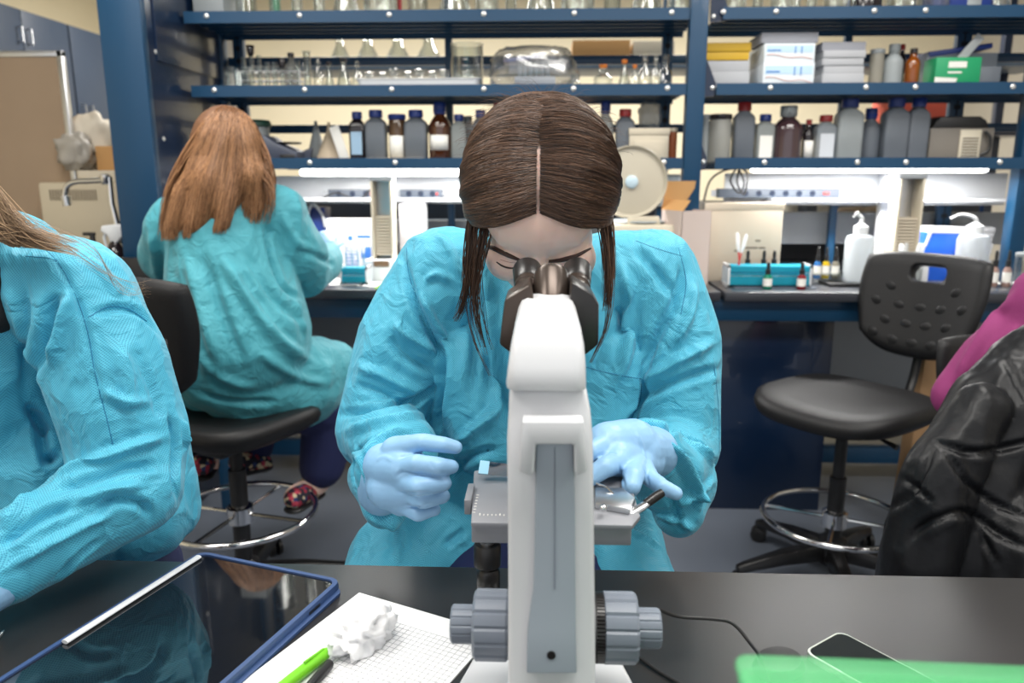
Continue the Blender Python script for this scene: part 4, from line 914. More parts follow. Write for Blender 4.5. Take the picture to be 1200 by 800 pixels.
    for k in range(5):
        a = spin+2*PI*k/5; M_ = Rz(a)
        lg = obj('base_leg', MB().loft([[M_ @ Vector((x_, y_, z_)) for y_, z_ in ((-w_, z0), (w_, z0), (w_*.7, z1), (-w_*.7, z1))] for x_, w_, z0, z1 in ((.03, .03, .085, .14), (base_r*.55, .026, .078, .118), (base_r*.93, .020, .062, .088), (base_r, .016, .062, .08))]), M_frame, t, bevel=.004)
        cx, cy = base_r*.97*math.cos(a), base_r*.97*math.sin(a)
        cs = obj('caster', MB().tube([(cx, cy, .03), (cx, cy, .07)], .009, 8), M_frame, lg)
        for s_ in (-1, 1): MBw = MB().lathe([(.022, -.009), (.028, -.006), (.028, .006), (.022, .009)], 18, T(cx, cy, .028) @ Rz(a+.7) @ T(0, s_*.014, 0) @ Rx(PI/2)); obj('wheel', MBw, M_frame, lg)
    return t
def dirz(dx, dy): return math.atan2(dy, dx)+PI/2
c = at(990, 480, 2.38)
stool(c.x, 2.38, dirz(-.80, -.60), at(990, 462, 2.38).z, 'empty black padded stool with handle hole on the right before the rear bench', backh=.36, backup=.07, ring_h=at(990, 606, 2.38).z, spin=.5, base_r=.33, sw=.50, backoff=.37, bw=.215, tilt=-.25)
c = at(272, 480, 2.15)
CH2 = (c.x, 2.15, at(272, 478, 2.15).z)
stool(c.x, 2.15, dirz(.42, .90), CH2[2], 'black stool under the auburn haired person at the rear bench', backh=.33, backup=.11, ring_h=at(285, 600, 2.15).z, spin=.2, base_r=.34, sw=.46, backoff=.32, tilt=-.12, bw=.24)
stool(at(212, 430, 1.42).x-.235, 1.17, 0.0, .60, 'black stool behind the foreground person at the left edge', backh=.34, backup=at(150, 383, 1.45).z-.60-.34, ring_h=.25, backoff=.25)
stool(at(640, 400, 1.45).x+.01, 1.50, -.42, .50, 'black stool on which the person at the microscope sits', backh=.32, backup=.33, ring_h=.22, backoff=.28, sw=.40, tilt=-.05)
# brown paper wrapped object between stool and jacket
t = empty('paper_bag', (at(1075, 465, 2.75).x, 2.72, 0), label='tall brown paper bag standing behind the black stool back bar', cat='bag')
obj('bag', MB().prism([(-.05, -.04), (.05, -.04), (.05, .04), (-.05, .04)], 0, at(1075, 408, 2.72).z, Ry(.04)), mat('brown_paper', rgb(150, 118, 84), .8), t, bevel=.004)
# ================================================================ JACKET ON A CHAIR (right edge)
JY = 1.62
stool(at(1300, 500, 1.72).x, 1.80, .1, .50, 'black stool at the right edge covered by the puffer jacket', backh=.28, backup=.12, ring_h=.22)
M_puff = mat('black_puffer_nylon', (.006, .0065, .008), .42, spec=.3, bump=.8, bscale=38)
def P3(pts): return [at(x, y, Y) for x, y, Y in pts]
b = MB()
b.chain(P3([(1210, 425, 1.62), (1175, 480, 1.58), (1140, 560, 1.55), (1110, 640, 1.52)]), [.075, .10, .115, .12])
b.chain(P3([(1240, 420, 1.60), (1240, 520, 1.55), (1235, 640, 1.5)]), [.09, .13, .14])
b.chain(P3([(1150, 480, 1.50), (1100, 560, 1.46), (1075, 650, 1.44), (1065, 720, 1.44)]), [.05, .068, .07, .06])
b.chain(P3([(1190, 640, 1.5), (1190, 760, 1.5)]), [.16, .15])
V, F = fuse(b, .007, 4)
ln = [([(1095, 520), (1150, 530), (1225, 512)], .010, -.012), ([(1160, 385), (1120, 470), (1098, 520), (1112, 600), (1105, 690)], .010, -.012), ([(1055, 640), (1090, 612), (1130, 600), (1170, 625), (1220, 650)], .010, -.012),
      ([(1100, 520), (1150, 580), (1210, 610)], .009, -.011), ([(1170, 410), (1205, 470), (1225, 500)], .009, -.008), ([(1060, 560), (1095, 590)], .008, -.009), ([(1140, 610), (1170, 660)], .008, -.008), ([(1045, 600), (1075, 570), (1098, 520)], .009, -.01)]
V = folds(V, F, ln, drape=.007, dscale=13, seed=3)
tj = empty('puffer_jacket', at(1180, 500, 1.6), label='black quilted puffer jacket hanging over the chair at the right edge', cat='jacket')
meshobj('shell', V, F, M_puff, tj)
b = MB(); b.chain(P3([(1225, 378, 1.78), (1165, 420, 1.80), (1122, 465, 1.80)]), [.07, .065, .05]); b.chain(P3([(1240, 360, 1.78), (1200, 470, 1.78)]), [.10, .10])
V, F = fuse(b, .007, 4); V = folds(V, F, [([(1195, 345), (1150, 400), (1118, 455)], .02, .012), ([(1200, 380), (1165, 420)], .015, .01)], drape=.01, dscale=8, seed=6)
tp = empty('magenta_hoodie', at(1180, 420, 1.78), label='magenta pink cloth jacket behind the black puffer at the right edge', cat='jacket')
meshobj('cloth', V, F, mat('magenta_cloth', rgb(128, 40, 96), .8, bump=.2, bscale=300), tp)
# ================================================================ FOREGROUND TABLE ITEMS
TZ = .76
# ---- microscope
tm = empty('microscope', (at(645, 700, .72).x, .72, TZ), label='white and grey binocular microscope seen from behind, centre of the black table', cat='microscope')
M_mw = mat('microscope_white', (.64, .65, .67), .3, coat=.1); M_mg = mat('microscope_grey', rgb(150, 160, 170), .38); M_mg2 = mat('knob_grey', rgb(118, 126, 138), .42); M_mb = mat('microscope_black', rgb(28, 26, 26), .32)
M_mbr = mat('bronze_black_metal', rgb(74, 64, 58), .28, .6)
def W(x, y, Y): return at(x, y, Y)
def slab(rows, Y2, name, m, bevel=.003, par=tm):
    # rows: (px x0, px x1, py, Yfront); depth back plane Y2
    b = MB(); rr = []
    for x0, x1, y, Yf in rows:
        a, c_ = W(x0, y, Yf), W(x1, y, Yf); y2 = Y2 if not callable(Y2) else Y2(a.z)
        rr.append([a, c_, Vector((c_.x, y2, c_.z)), Vector((a.x, y2, a.z))])
    return obj(name, b.loft(rr), m, par, world=True, bevel=bevel, angle=30, seg=3)
fa = .655
arm = slab([(595, 699, 912, .615), (595, 698, 800, .635), (595.5, 697, 690, .65), (595, 696, 600, fa), (594, 695, 515, fa+.005), (596, 692, 480, fa+.012), (597, 687, 455, fa+.02)], .745, 'arm', M_mw, .0045)
# grey inset channel and its hood
xa_, xb_ = 626, 675
slab([(617, 676, 789, .628), (618, 675, 740, .636), (625, 674.5, 690, .642), (627, 674, 600, fa-.005), (628, 672, 519, fa-.0015)], .68, 'rear_inset', M_mg, .0015)
obj('inset_seam', MB().tube([W(650, 524, fa-.0020), W(650, 600, fa-.0055), W(650, 690, .6415)], .0005, 5), M_mg2, tm, world=True)
obj('screw_recess', MB().lathe([(.004, 0), (.004, .0015)], 16, T(*W(646, 767, .6315)) @ Rx(PI/2)), M_mb, tm, world=True)
hd = []
def quad(px, Y): return [W(x, y, Y) for x, y in px]
def plate(px, Y0, Y1, name, m, bev=.0015, par=tm, shrink=None):
    A = quad(px, Y0); b = MB(); n = len(A)
    B = [Vector((v.x, Y1, v.z)) for v in A]
    b.add(A+B, [tuple(range(n)), tuple(range(2*n-1, n-1, -1))]+[(i, (i+1) % n, (i+1) % n+n, i+n) for i in range(n)])
    return obj(name, b, m, par, world=True, bevel=bev, angle=30)
plate([(612, 494), (684, 494), (688, 553), (676, 558), (673, 553), (672.5, 521), (628, 521), (626, 553), (622, 558), (608, 553)], fa-.012, fa+.01, 'hood', M_mw, .002)
# head cap
cap = []
for k, (x0, x1, y, Yf, Yb) in enumerate([(593.5, 687, 457, .662, .80), (592.5, 687.5, 452, .660, .82), (595, 687, 430, .664, .84), (598.5, 685, 405, .672, .85), (603, 681, 385, .682, .85), (608, 676, 374, .690, .84), (616, 668, 367.5, .705, .83), (628, 656, 365, .725, .81)]):
    a, c_ = W(x0, y, Yf), W(x1, y, Yf); hw_ = (c_.x-a.x)/2; cx_ = (a.x+c_.x)/2
    cap.append([Vector((cx_+px_, py_, a.z)) for px_, py_ in rrect(-hw_, hw_, Yf, Yb, min(.010, hw_*.5), 6)])
obj('head_cover', MB().loft(cap), M_mw, tm, world=True, angle=50)
# binocular housing, built as left and right wings and a middle drum
def wing(sg):
    X0 = lambda x: 645+(x-645)
    if sg < 0: p = [(591, 352), (621, 333), (625, 350), (624, 420), (604, 418), (585, 404), (587, 385)]
    else: p = [(670, 330), (695, 346), (702, 357), (701.5, 404), (688, 415), (668, 420), (668, 350)]
    return plate(p, .80, .875, 'binocular_wing', M_mbr if sg < 0 else M_mb, .003)
wl = wing(-1); wr = wing(1)
a0, a1 = W(646, 420, .80), W(646, 318, .865)
obj('prism_drum', MB().tube([a0, a0.lerp(a1, .45), a0.lerp(a1, .46), a0.lerp(a1, .48), a0.lerp(a1, .50), a0.lerp(a1, .95), a1], [.0215, .0212, .0205, .0205, .0208, .0195, .0175], 32), M_mbr, tm, world=True)
for sg, (x_, y_), wg in ((-1, (618, 322), wl), (1, (676.5, 322), wr)):
    e1 = W(x_, y_-4, .935); e0 = W(x_-sg*1, y_+24, .865); d = e1-e0
    ey = obj('eyepiece', MB().tube([e0, e0+d*.25, e0+d*.26, e0+d*.36, e0+d*.37, e0+d*.5], [.0150, .0150, .0162, .0162, .0150, .0150], 24), M_mbr, wg, world=True)
    obj('eyecup', MB().tube([e0+d*.45, e0+d*.5, e0+d*.85, e0+d*1.02, e0+d*1.0, e0+d*.9], [.0152, .0166, .0172, .0180, .0160, .0140], 24, cap=True), M_mb, wg, world=True)
# nosepiece and objectives (between arm and stage)
tz = W(645, 470, .84).z
obj('nosepiece', MB().lathe([(.02, .03), (.034, .02), (.036, 0), (.028, -.008), (.012, -.010)], 28, T(tm.location.x, .86, tz-.01) @ Rx(.25)), M_mb, tm, world=True)
for k in range(4):
    a = k*PI/2+.4; o0 = Vector((tm.location.x+.022*math.cos(a), .86+.022*math.sin(a), tz-.018)); L_ = (.03, .04, .045, .05)[k]
    obj('objective', MB().tube([o0, o0+Vector((.3*(o0.x-tm.location.x), .3*(o0.y-.86), -L_*.75)), o0+Vector((.35*(o0.x-tm.location.x), .35*(o0.y-.86), -L_))], [.010, .0095, .006], 18), M_chrome, tm, world=True)
# stage
zs = W(570, 575, .84).z; xl, xr = W(547, 575, .84).x, W(747, 600, .80).x
M_st = mat('stage_grey', rgb(128, 130, 136), .42, .15)
sf = W(552, 612, .775)
st = obj('stage_plate', MB().prism([(W(552, 612, .775).x, .775), (W(741, 612, .775).x, .775), (W(752, 600, .79).x, .80), (W(752, 600, .79).x, .93), (W(700, 600, .94).x, .955), (W(600, 560, .94).x, .955), (W(556, 560, .93).x, .925), (W(549, 590, .80).x, .85)], sf.z-.006, sf.z), M_st, tm, world=True, bevel=.0015, angle=30)
obj('stage_body', MB().box(W(552, 612, .775).x, W(741, 612, .775).x, .778, .88, sf.z-.026, sf.z-.006), M_st, tm, world=True, bevel=.002)
obj('stage_end', MB().box(W(545, 590, .83).x, W(553, 590, .83).x, .82, .87, sf.z-.012, sf.z+.006), M_st, tm, world=True, bevel=.001)
b = MB(); bx0 = W(558, 598, .80).x
for k in range(7): b.box(bx0+.0045*k+.004, bx0+.0045*k+.005, .793, .796 if k % 5 else .798, sf.z, sf.z+.0004)
for k in range(7): b.box(bx0-.004, bx0-.001, .80+.008*k, .801+.008*k, sf.z, sf.z+.0004)
obj('vernier_scale', b, M_label, st, world=True)
obj('slide_holder', MB().prism([(W(697, 590, .82).x, .815), (W(738, 600, .80).x, .80), (W(746, 590, .82).x, .83), (W(730, 570, .86).x, .86), (W(697, 575, .86).x, .86)], sf.z, sf.z+.008), M_steel, st, world=True, bevel=.002)
obj('holder_knob', MB().ell(W(707, 597, .798)+Vector((0, 0, .002)), (.0042,)*3, n=16), M_chrome, st, world=True)
obj('holder_spring', MB().tube(spline([W(699, 566, .86), W(712, 572, .85), (W(726, 588, .83)), W(734, 602, .815)]), .0012, 6), M_chrome, st, world=True)
obj('holder_lever', MB().tube([W(738, 602, .81), W(752, 594, .815), W(760, 588, .82)], [.007, .0065, .005], 12, flat=.6), M_steel, st, world=True)
obj('lever_grip', MB().tube([W(757, 590, .818), W(768, 582, .825), (W(776, 577, .83))], [.0052, .0056, .005], 12), M_mb, st, world=True)
# condenser block, stage drive knobs hanging at the left
obj('condenser', MB().lathe([(.030, 0), (.034, .006), (.034, .03), (.024, .034), (.024, .048)], 28, T(tm.location.x, .865, sf.z-.078)), M_mb, tm, world=True)
obj('illuminator', MB().lathe([(.044, 0), (.044, .012), (.034, .02), (.032, .034)], 32, T(tm.location.x, .865, TZ+.022)), M_mb, tm, world=True)
kx, kz1, kz0 = W(571, 640, .80).x, W(571, 636, .80).z, W(571, 692, .80).z; h_ = kz1-kz0
kd = obj('stage_drive_shaft', MB().lathe([(.008, -h_*.02), (.008, h_*1.05)], 14, T(kx, .80, kz0)), M_steel, tm, world=True)
obj('upper_drive_knob', MB().lathe([(.0135, h_*.53), (.0155, h_*.56), (.0155, h_*.96), (.014, h_)], 24, T(kx, .80, kz0)), M_mb, kd, world=True)
obj('lower_drive_knob', MB().lathe([(.012, 0), (.0135, h_*.03), (.0135, h_*.42), (.011, h_*.48)], 24, T(kx+.001, .80, kz0)), M_mb, kd, world=True)
# focus knobs: ribbed
def knob(x0, x1, r_, name, m, ribs, xr_=None, Yk=.71, yk=733):
    c0, c1 = W(x0, yk, Yk-r_*.4), W(x1, yk, Yk-r_*.4); zc_ = W(645, yk, Yk).z; n = ribs*6 if ribs else 40
    b = MB(); rr = []
    for X, k in ((c0.x, .90), (c0.x+(c1.x-c0.x)*.08, 1), (c0.x+(c1.x-c0.x)*.92, 1), (c1.x, .93)):
        ring_ = []
        for i in range(n):
            a = 2*PI*i/n; q_ = r_*k*(1-(.055 if (ribs and (i % 6) in (0,)) else 0)); ring_.append(Vector((X, Yk+q_*math.cos(a), zc_+q_*math.sin(a))))
        rr.append(ring_)
    return obj(name, b.loft(rr), m, tm, world=True, angle=25)
knob(554, 596, .0355, 'coarse_knob', M_mg2, 14); knob(528, 556, .0195, 'fine_knob', M_mg2, 14)
knob(706, 748, .0355, 'coarse_knob', M_mg2, 14); knob(744, 775, .0200, 'fine_knob', M_mg2, 14)
knob(698, 709, .0350, 'tension_ring', M_mb, 60); knob(592, 700, .026, 'focus_block', M_mw, 0)
# base foot
xb0, xb1 = W(536, 790, .74).x, W(747, 790, .74).x; cxm = tm.location.x
foot = [(cxm-.062, .60), (cxm+.062, .60), (xb1+.004, .69), (xb1-.002, .735), (cxm+.055, .90), (cxm-.055, .90), (xb0+.002, .735), (xb0-.004, .69)]
obj('base', MB().prism(foot, TZ, TZ+.024), M_mw, tm, world=True, bevel=.007, seg=3)
# petri dish held at the stage (glass slide tube at left)
ts = empty('glass_slide', W(575, 545, .90), label='small pale blue glass slide sticking out left of the microscope arm', cat='slide')
obj('glass', MB().box(-.014, .03, -.012, .012, -.006, -.005, Ry(.1) @ Rx(.35)), glassy('blue_glass', (.65, .85, .95), gloss=.35), ts); obj('frosted_end', MB().box(-.014, -.002, -.012, .012, -.0048, -.0042, Ry(.1) @ Rx(.35)), mat('frost_blue', rgb(150, 200, 225), .3), ts)
# power lead
cb = MB().tube(spline([W(770, 713, .80), W(795, 722, .81), W(835, 725, .82), W(858, 730, .82), W(878, 752, .80), W(896, 780, .76), atz(905, 830, TZ+.004)]), .0022, 8)
tag(obj('power_lead', cb, M_black, org=tuple(atz(840, 740, TZ))), label='thin black lead arching right from the microscope focus knob', cat='cable')
cb = MB().tube(spline([atz(742, 765, TZ+.004), atz(770, 785, TZ+.003), atz(800, 803, TZ+.003), atz(840, 830, TZ+.003)]), .0022, 8)
tag(obj('power_lead', cb, M_black, org=tuple(atz(780, 790, TZ))), label='black lead lying on the table from the microscope base', cat='cable')
# ---- tablet
def onT(pts, z=TZ): return [atz(x, y, z) for x, y in pts]
A, B_, D_ = atz(236, 648, TZ+.008), atz(402, 682, TZ+.008), atz(10, 802, TZ+.008)
ux = (B_-A).normalized(); vy = (D_-A); vy = (vy-ux*vy.dot(ux)); angt = math.atan2(ux.y, ux.x)
Wt = (B_-A).length; Lt = Wt*1.40
tt = empty('tablet_computer', (A+ux*Wt/2+vy.normalized()*Lt/2).xy.to_3d()+Vector((0, 0, TZ)), angt, label='black screened tablet in a blue case lying at the left front of the table', cat='tablet')
M_case = mat('blue_tablet_case', rgb(56, 80, 124), .5)
o_in = rrect(-Wt/2+.007, Wt/2-.007, -Lt/2+.007, Lt/2-.007, .012, 6); o_out = rrect(-Wt/2, Wt/2, -Lt/2, Lt/2, .016, 6)
rr = [[Vector((x, y, 0)) for x, y in o_out], [Vector((x, y, .008)) for x, y in o_out], [Vector((x*.992, y*.994, .0125)) for x, y in o_out], [Vector((x, y, .0125)) for x, y in o_in], [Vector((x, y, .008)) for x, y in o_in]]
obj('case', MB().loft(rr), M_case, tt, angle=40)
obj('screen', MB().prism([(x*.999, y*.999) for x, y in o_in], .008, .0102), mat('tablet_glass', (.006, .007, .009), .03, spec=.6, coat=1), tt, smooth=False)
obj('stylus', MB().tube([(-Wt/2+.012, Lt/2-.018, .0135), (-Wt/2+.012, -Lt/2+.10, .0135)], [.0052, .0052], 14, flat=.5), M_white, tt)
for s_ in (-1, 1): obj('corner_port', MB().box(Wt/2-.0, Wt/2+.0006, Lt*.3*s_-.012, Lt*.3*s_+.012, .004, .008), M_black, tt)
obj('cover_flap', MB().prism(rrect(-Wt/2+.001, Wt/2+.007, -Lt/2, Lt/2-.01, .012, 5), 0, .004), M_case, tt)
# ---- notebook sheet with grid, tissue, pens
A, B_, D_ = atz(421, 694, TZ+.002), atz(560, 735, TZ+.002), atz(300, 810, TZ+.002)
ux = (B_-A).normalized(); angp = math.atan2(ux.y, ux.x); vy = Vector((ux.y, -ux.x, 0))
Wp, Lp = .21, .297
tpaper = empty('grid_paper', (A+ux*Wp/2+vy*Lp/2).xy.to_3d()+Vector((0, 0, TZ)), angp, label='white paper pad with printed grid under the crumpled tissue, left of the microscope', cat='paper')
obj('sheet', MB().prism(rrect(-Wp/2, Wp/2, -Lp/2, Lp/2, .001, 1), 0, .002), mat('paper_white', (.84, .84, .85), .7), tpaper, smooth=False)
gc = atz(452, 727, TZ); gl = tpaper.matrix_basis.inverted() @ gc
b = MB(); gx0, gy1 = gl.x, gl.y; gx1 = Wp/2-.004; gy0 = -Lp/2+.02; st_ = .0078
x = gx0
while x <= gx1: b.box(x-.0002, x+.0002, gy0, gy1, .002, .0022); x += st_
y = gy1
while y >= gy0: b.box(gx0, gx1, y-.0002, y+.0002, .002, .0022); y -= st_
tag(obj('printed_grid', b, mat('grid_ink', rgb(120, 124, 130), .7), tpaper, smooth=False), kind='stuff')
c = atz(425, 752, TZ+.002); b = MB().ell((0, 0, 0), (1, 1, 1), n=72); vs = []
for v in b.v:
    v = Vector(v); k = 1+.35*noise.noise(v*1.8+Vector((3, 1, 0)))+.30*(1-2*abs(noise.noise(v*2.6+Vector((9, 0, 4)))))*1+.10*(1-2*abs(noise.noise(v*6)))
    u = v*k; vs.append((u.x*.026, u.y*.036, max(.0005, .018+u.z*.024)))
b.v = vs
tt2 = empty('crumpled_tissue', c, angp, label='crumpled white tissue on the grid paper beside the green pen', cat='tissue'); obj('tissue', b, mat('tissue_white', (.88, .88, .89), .9), tt2, angle=180)
pen(atz(384, 763, TZ+.010), atz(285, 842, TZ+.010), .0072, mat('lime_pen', rgb(120, 205, 40), .4), mat('lime_pen', (0, 0, 0)), 'lime green pen with its end under the crumpled tissue')
pen(atz(340, 832, TZ+.008), atz(392, 770, TZ+.008), .0058, M_black, M_steel, 'black pen with metal band beside the lime green pen on the table')
pen(atz(-30, 775, TZ+.006), atz(5, 738, TZ+.005), .003, M_steel, M_steel, 'silver pen tip at the left edge of the table')
# ---- phone with white rim, black mouse, green plastic box
A, B_, D_ = atz(984, 739, TZ+.008), atz(934, 771, TZ+.008), atz(1100, 800, TZ+.008)
vx = (D_-A).normalized(); ang_ = math.atan2(vx.y, vx.x); vy = Vector((vx.y, -vx.x, 0))
tph = empty('mobile_phone', (A+vx*.075+vy*.036).xy.to_3d()+Vector((0, 0, TZ)), ang_, label='dark phone with thin white rim lying at the right of the black table', cat='phone')
o1 = rrect(-.075, .075, -.037, .037, .012, 6)
obj('rim', MB().loft([[Vector((x, y, 0)) for x, y in o1], [Vector((x, y, .008)) for x, y in o1], [Vector((x*.972, y*.95, .0088)) for x, y in o1], [Vector((x*.968, y*.94, .006)) for x, y in o1]]), mat('phone_rim', rgb(214, 220, 212), .35), tph)
obj('screen', MB().prism([(x*.966, y*.94) for x, y in o1], .006, .0082), mat('phone_glass', rgb(26, 32, 34), .12), tph, smooth=False)
c = atz(912, 786, TZ); tmm = empty('black_case', c, .6, label='small rounded black object just left of the phone', cat='case')
obj('shell', MB().lathe([(.001, 0), (.022, 0), (.026, .006), (.022, .016), (.001, .019)], 28, sx=1.3), M_black, tmm)
# green plastic file box close to the camera
GY = .36; g0, g1 = at(862, 788, GY+.06), at(1290, 770, GY)
tg = empty('green_box', (g0.x+.13, GY+.03, TZ), -.03, label='translucent green plastic box nearest the camera at the bottom right', cat='box')
hg = at(1050, 776, GY+.06).z-TZ-.006
obj('shell', MB().prism(rrect(-.13, .18, -.03, .03, .008), 0, hg), milky('green_plastic', rgb(110, 215, 150), .6), tg, bevel=.006)
obj('lid', MB().prism(rrect(-.132, .182, -.032, .032, .009), hg, hg+.006), milky('green_lid', rgb(120, 222, 155), .6), tg, bevel=.002)
# ================================================================ PEOPLE
def gown_mat(name, base, dark, pitch, warm=0):
    m = bpy.data.materials.new(name); m.use_nodes = True; nt = m.node_tree; L = nt.links; N = nt.nodes.new
    p = nt.nodes['Principled BSDF']; out = nt.nodes['Material Output']
    tc = N('ShaderNodeTexCoord'); sx = N('ShaderNodeSeparateXYZ'); L.new(tc.outputs['Object'], sx.inputs[0])
    def mth(op, a, b=None, v=None):
        n = N('ShaderNodeMath'); n.operation = op; L.new(a, n.inputs[0])
        if b is not None: L.new(b, n.inputs[1])
        elif v is not None: n.inputs[1].default_value = v
        return n.outputs[0]
    k = 2*PI/pitch
    ge = N('ShaderNodeNewGeometry'); sn = N('ShaderNodeSeparateXYZ'); L.new(ge.outputs['Normal'], sn.inputs[0])
    ax = [mth('ABSOLUTE', sn.outputs[i]) for i in range(3)]; cs = [mth('SINE', mth('MULTIPLY', sx.outputs[i], v=k)) for i in range(3)]
    pat = [mth('MULTIPLY', cs[1], cs[2]), mth('MULTIPLY', cs[0], cs[2]), mth('MULTIPLY', cs[0], cs[1])]
    wx = mth('MULTIPLY', mth('GREATER_THAN', ax[0], ax[1]), mth('GREATER_THAN', ax[0], ax[2])); wz = mth('MULTIPLY', mth('GREATER_THAN', ax[2], ax[1]), mth('GREATER_THAN', ax[2], ax[0]))
    wy = mth('SUBTRACT', mth('SUBTRACT', mth('ADD', mth('MULTIPLY', wx, v=0), v=1.0), wx), wz)
    d = mth('ADD', mth('ADD', mth('MULTIPLY', pat[0], wx), mth('MULTIPLY', pat[1], wy)), mth('MULTIPLY', pat[2], wz))
    mr = N('ShaderNodeMapRange'); L.new(d, mr.inputs['Value']); mr.inputs['From Min'].default_value = -.1; mr.inputs['From Max'].default_value = .6
    nz = N('ShaderNodeTexNoise'); nz.inputs['Scale'].default_value = 9; nz.inputs['Detail'].default_value = 4; L.new(tc.outputs['Object'], nz.inputs['Vector'])
    mx = N('ShaderNodeMix'); mx.data_type = 'RGBA'; mx.inputs['A'].default_value = (*base, 1); mx.inputs['B'].default_value = (*dark, 1)
    L.new(mth('MULTIPLY', mr.outputs[0], v=.8), mx.inputs['Factor'])
    L.new(mx.outputs['Result'], p.inputs['Base Color'])
    p.inputs['Roughness'].default_value = .55; p.inputs['Specular IOR Level'].default_value = .35
    p.inputs['Sheen Weight'].default_value = .25; p.inputs['Sheen Tint'].default_value = (.75, .95, 1, 1)
    # fine creases
    n1 = N('ShaderNodeTexNoise'); n1.inputs['Scale'].default_value = 16; n1.inputs['Detail'].default_value = 3; n1.inputs['Distortion'].default_value = 1.6; L.new(tc.outputs['Object'], n1.inputs['Vector'])
    rd = mth('ABSOLUTE', mth('SUBTRACT', n1.outputs['Fac'], v=.5)); 
    va = N('ShaderNodeVectorMath'); va.operation = 'MULTIPLY_ADD'; L.new(n1.outputs['Color'], va.inputs[0]); va.inputs[1].default_value = (.05, .05, .05); L.new(tc.outputs['Object'], va.inputs[2])
    vo = N('ShaderNodeTexVoronoi'); vo.feature = 'F1'; vo.inputs['Scale'].default_value = 15; vo.inputs['Randomness'].default_value = 1; L.new(va.outputs[0], vo.inputs['Vector'])
    hgt = mth('ADD', mth('MULTIPLY', rd, v=-1.0), mth('MULTIPLY', vo.outputs['Distance'], v=2.2))
    bp = N('ShaderNodeBump'); bp.inputs['Strength'].default_value = .75; bp.inputs['Distance'].default_value = .006; L.new(hgt, bp.inputs['Height']); L.new(bp.outputs[0], p.inputs['Normal'])
    tl = N('ShaderNodeBsdfTranslucent'); L.new(mx.outputs['Result'], tl.inputs[0]); ms = N('ShaderNodeMixShader'); ms.inputs[0].default_value = .22
    L.new(p.outputs[0], ms.inputs[1]); L.new(tl.outputs[0], ms.inputs[2]); L.new(ms.outputs[0], out.inputs[0]); return m
G1 = gown_mat('blue_gown_fabric', rgb(98, 202, 228), rgb(18, 132, 176), .0036)
G2 = gown_mat('blue_gown_warm_lit', rgb(92, 184, 198), rgb(56, 156, 174), .0036)  # same blue gown, with the greener tint of warm light put into its colours
M_seam = mat('gown_seam', rgb(30, 120, 160), .6)
def skin_mat():
    m = mat('skin', rgb(253, 214, 198), .42, var=.06, vscale=14); p = m.node_tree.nodes['Principled BSDF']
    p.inputs['Subsurface Weight'].default_value = .25; p.inputs['Subsurface Radius'].default_value = (.012, .005, .003); return m
M_skin = skin_mat()
M_glove = mat('nitrile_glove', rgb(142, 186, 224), .38, spec=.45, bump=.25, bscale=90)
M_navy = mat('navy_trousers', rgb(26, 34, 78), .8, bump=.3, bscale=30)
def hair_mat(name, c0, c1):
    m = bpy.data.materials.new(name); m.use_nodes = True; nt = m.node_tree; p = nt.nodes['Principled BSDF']
    g = nt.nodes.new('ShaderNodeNewGeometry'); mx = nt.nodes.new('ShaderNodeMix'); mx.data_type = 'RGBA'
    mx.inputs['A'].default_value = (*c0, 1); mx.inputs['B'].default_value = (*c1, 1)
    nt.links.new(g.outputs['Random Per Island'], mx.inputs['Factor']); nt.links.new(mx.outputs['Result'], p.inputs['Base Color'])
    p.inputs['Roughness'].default_value = .42; p.inputs['Specular IOR Level'].default_value = .5; return m
def strands(paths, r0, m, name, parent, taper=.25, n=3):
    b = MB()
    for i, P in enumerate(paths):
        k = len(P); rr = r0*(.7+.6*random.random()); b.tube(P, [rr*(1 if q < k*.6 else 1-(1-taper)*(q-k*.6)/(k*.4)) for q in range(k)], n, cap=False)
    return tag(obj(name, b, m, parent, world=True, angle=180, fix=False), kind='stuff')
def jit(s): return Vector((random.gauss(0, s), random.gauss(0, s), random.gauss(0, s)))
def seam(V, F, pix, m, name, parent, r_=.0007):
    P = raypts(V, F, pix)
    if len(P) > 2: obj(name, MB().tube(P, r_, 5), m, parent, world=True)
# ---------------------------------------------------------------- person at the microscope
HC = at(634, 236, 1.10); HC = Vector((HC.x, 1.105, 1.280)); TILT = math.radians(50)
HM = T(*HC) @ Rz(-.03) @ Rx(TILT) @ Matrix.Scale(1.06, 4)
h = lambda x, y, z: HM @ Vector((x, y, z))
RH = HM.to_3x3()
def hell(b, c, r, n=24): b.ell(HM @ Vector(c), [q*1.06 for q in r], R=(Rz(-.03) @ Rx(TILT)), n=n)
pw = empty('person', (HC.x, 1.45, .55), label='seated person in a blue gown with brown centre parted hair leaning over the microscope', cat='person')
shL, shR = at(520, 325, 1.30), at(758, 325, 1.30)
elL, elR = at(443, 502, 1.22), at(795, 520, 1.22)
wrL, wrR = at(452, 556, 1.03), at(752, 535, 1.04)
b = MB()
hell(b, (0, .015, .035), (.076, .095, .083)); hell(b, (0, -.035, -.028), (.070, .058, .080)); hell(b, (0, -.035, .03), (.073, .060, .056)); hell(b, (0, -.042, -.080), (.056, .048, .040)); hell(b, (0, -.078, -.105), (.020, .017, .017))
b.cap(h(0, -.092, .008), .009, h(0, -.112, -.034), .0125)
for s_ in (-1, 1):
    hell(b, (s_*.043, -.058, -.042), (.032, .030, .036)); hell(b, (s_*.031, -.076, .0), (.0150, .0150, .0120)); hell(b, (s_*.077, .01, -.01), (.010, .019, .03)); b.cap(h(0, -.086, .022), .011, h(s_*.045, -.072, .020), .010); hell(b, (s_*.008, -.106, -.036), (.008, .009, .008), 12)
b.cap(h(-.016, -.094, -.066), .007, h(.016, -.094, -.066), .007, 12); b.cap(h(-.012, -.092, -.076), .007, h(.012, -.092, -.076), .007, 12)
